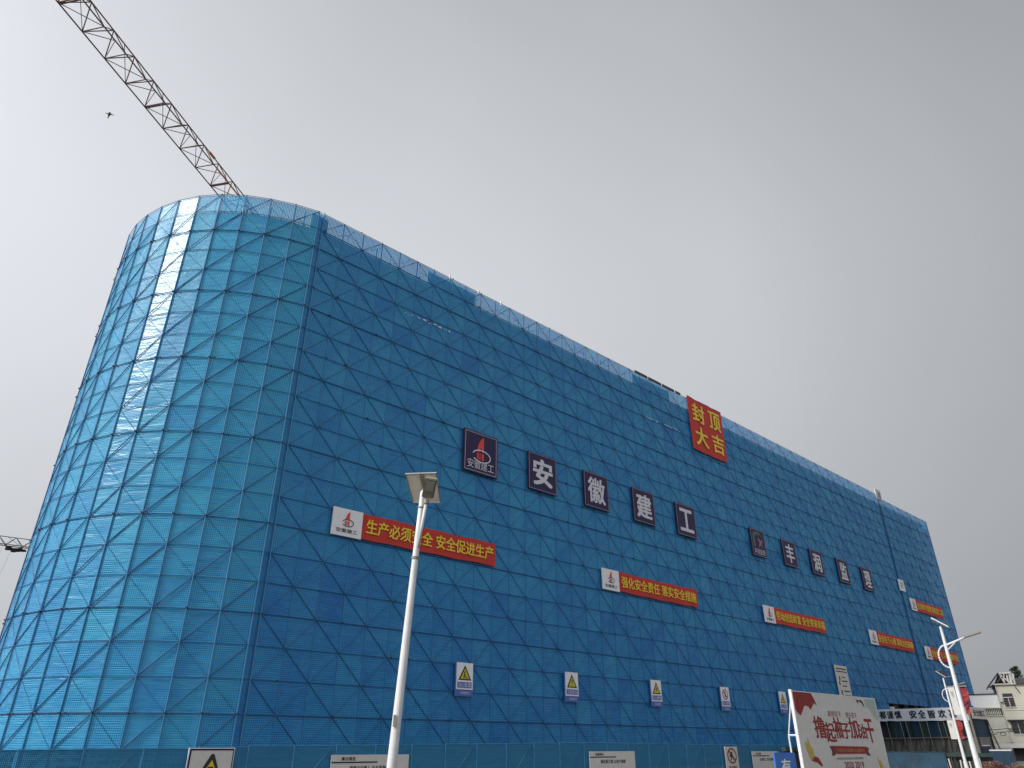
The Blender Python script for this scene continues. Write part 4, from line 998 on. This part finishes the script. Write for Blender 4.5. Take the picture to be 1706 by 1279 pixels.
def flag_pair(base, z0, z1, wl, wr, lb1, lb2, rz=-R(30), gap=.08, dx=0):
    t = empty('pole_banner', base, rz, lb1, 'banner', 'banner boards on the lamp poles')
    one_box('board', M['dull_white'], t, (-gap - wl, -.02, z0 + EYE), (-gap, .02, z1 + EYE))
    one_box('bracket', M['lamp_body'], t, (-gap - wl - .05, -.03, z1 + EYE), (0, .03, z1 + .03 + EYE))
    text('平安', -gap - wl*.7, z1 - (z1 - z0)*.38 + EYE, -gap - wl*.35, z1 - (z1 - z0)*.15 + EYE, -.025, M['brown_frame'], t, .0)
    t = empty('pole_banner', base, rz, lb2, 'banner', 'banner boards on the lamp poles')
    bm = bmesh.new(); n = 6; x0, x1 = gap, gap + wr
    rs = [(bm.verts.new((x0, .03*math.sin(i), z0 + (z1-z0)*i/n + EYE)), bm.verts.new((x1 - .05*math.sin(i*1.1), .06*math.sin(i*1.3), z0 + .02 + (z1-z0)*i/n + EYE))) for i in range(n + 1)]
    for i in range(n): bm.faces.new((rs[i][0], rs[i][1], rs[i+1][1], rs[i+1][0]))
    thicken(bm, .01); mesh_obj('cloth', bm, M['red_dark'], t)
    one_box('bracket', M['lamp_body'], t, (0, -.03, z1 + EYE), (x1 + .05, .03, z1 + .03 + EYE))
flag_pair((14.66, 25.02, 0), .93, 1.76, .19, .15, 'narrow white banner board left of the tallest lamp pole', 'narrow red banner cloth right of the tallest lamp pole')
flag_pair((26.78, 46.90, 0), .42, 1.45, .32, .24, 'narrow white banner board on the smaller lamp pole', 'narrow red banner cloth on the smaller lamp pole')

# ------------------------------------------------------------------ tower crane
def crane(name, p0, dirv, length, zc, w, hgt, bays, label, m, bay0=0.0, mast=None, ropes=None):
    """jib from p0 along dirv; two bottom chords w apart, one top chord"""
    t = empty(name, (p0[0], p0[1], 0), 0, label, 'crane')
    d_ = Vector((dirv[0], dirv[1], 0)).normalized(); s_ = Vector((d_.y, -d_.x, 0))   # right hand side when looking along d_
    o = Vector((p0[0], p0[1], zc + EYE))
    um = unit_mesh('bar_' + name, m)
    A_ = lambda q: o + d_ * q; B_ = lambda q: o + d_ * q + s_ * w; T_ = lambda q: o + d_ * q + s_ * w * .72 + Vector((0, 0, hgt))
    bar('chord', um, A_(0), A_(length), .058, t); bar('chord', um, B_(0), B_(length), .058, t); bar('chord', um, T_(0), T_(length), .058, t)
    L_ = length / bays
    for i in range(bays):
        a, b_ = i * L_, (i + 1) * L_; mid = (a + b_) / 2
        bar('lattice_bar', um, A_(a), B_(a), .045, t); bar('lattice_bar', um, A_(a), B_(mid) if i % 2 else B_(b_), .032, t)
        bar('lattice_bar', um, B_(mid) if i % 2 else T_(a), A_(b_), .026, t); bar('lattice_bar', um, A_(a), T_(mid), .042, t); bar('lattice_bar', um, T_(mid), A_(b_), .042, t)
        bar('lattice_bar', um, B_(a), T_(mid), .042, t); bar('lattice_bar', um, T_(mid), B_(b_), .042, t)
        if i % 4 == 2: bar('lattice_bar', um, A_(a + .14), B_(a + .14), .06, t); bar('lattice_bar', um, A_(a), B_(a), .06, t)
    if mast:
        q = mast; c_ = A_(q) + s_ * w / 2; hw_ = .9
        for sx_ in (-hw_, hw_):
            for sy_ in (-hw_, hw_): bar('mast_chord', um, (c_.x + sx_, c_.y + sy_, 0), (c_.x + sx_, c_.y + sy_, c_.z + 1), .11, t)
        z = 0; i = 0
        while z < c_.z - 2:
            for sx_ in (-hw_, hw_):
                bar('mast_bar', um, (c_.x + sx_, c_.y - hw_ * (-1)**i, z), (c_.x + sx_, c_.y + hw_ * (-1)**i, z + 2.5), .06, t)
                bar('mast_bar', um, (c_.x - hw_ * (-1)**i, c_.y + sx_, z), (c_.x + hw_ * (-1)**i, c_.y + sx_, z + 2.5), .06, t)
            z += 2.5; i += 1
    return t, A_, B_, T_
zc = 46.0
t, A_, B_, T_ = crane('tower_crane', (-32.55, 26.4), (.2057, .9786), 75.2, zc, 1.83, 1.30, 33, 'large dark orange tower crane with its lattice jib reaching over the rounded end', M['crane'], mast=66)
um2 = unit_mesh('bar_bright', M['crane_bright'])
bar('chord_sleeve', um2, B_(21), B_(24.5), .075, t); bar('chord_sleeve', um2, T_(20.2), T_(21.0), .12, t)
# second crane far left
t, A_, B_, T_ = crane('tower_crane', (-86, 83.8), (.808, .589), 60, 24.62, 1.1, 1.05, 30, 'small grey lattice crane jib with hanging trolley, left of the rounded end', M['crane_grey'], mast=52)
bm = bmesh.new(); rr = random.Random(8)
q0 = 20.4
for i in range(9):
    p = A_(q0 + i * .24) + Vector((0, 0, -.35)); box(bm, (p.x - .22, p.y - .22, p.z - rr.uniform(.15, .38)), (p.x + .2, p.y + .2, p.z + rr.uniform(.05, .3)))
mesh_obj('trolley', bm, M['dark'], t, I4)
ur = unit_mesh('bar_rope', M['rope'])
for i in range(5):
    p = A_(16.5 + i * 1.1); bar('hoist_rope', ur, p, p + Vector((-1.2 - .3*i, -.5, -21)), .014, t)

# ------------------------------------------------------------------ bird
t = empty('bird', (-18.936, 23.269, 26.387 + EYE), R(20), 'tiny dark bird gliding in the sky left of the crane jib', 'bird')
bm = bmesh.new(); prev = None
prof = [(-.20, .010), (-.15, .045), (-.06, .066), (.04, .064), (.11, .045), (.14, .04), (.18, .018), (.21, .003)]
n = 8; rings_ = []
for x, r_ in prof: rings_.append([bm.verts.new((math.cos(6.283*i/n)*r_*.85, math.sin(6.283*i/n)*r_*.8, -x*.8)) for i in range(n)])
for a, c in zip(rings_, rings_[1:]):
    for i in range(n): bm.faces.new((a[i], a[(i+1)%n], c[(i+1)%n], c[i]))
for s in (-1, 1):
    pts = [(.02*s, 0, .05), (.10*s, .02, .075), (.20*s, .03, .04), (.09*s, .015, .01), (.02*s, 0, -.02)]
    f_ = [bm.verts.new(p) for p in pts]; b__ = [bm.verts.new((p[0], p[1] - .01, p[2])) for p in pts]
    bm.faces.new(f_); bm.faces.new(b__[::-1])
    for i in range(5): bm.faces.new((f_[i], b__[i], b__[(i+1)%5], f_[(i+1)%5]))
poly(bm, [(-.012, -.15), (.012, -.15), (.035, -.24), (-.035, -.24)], -.005, .005)
mesh_obj('body', bm, M['feather'], t, None, True)
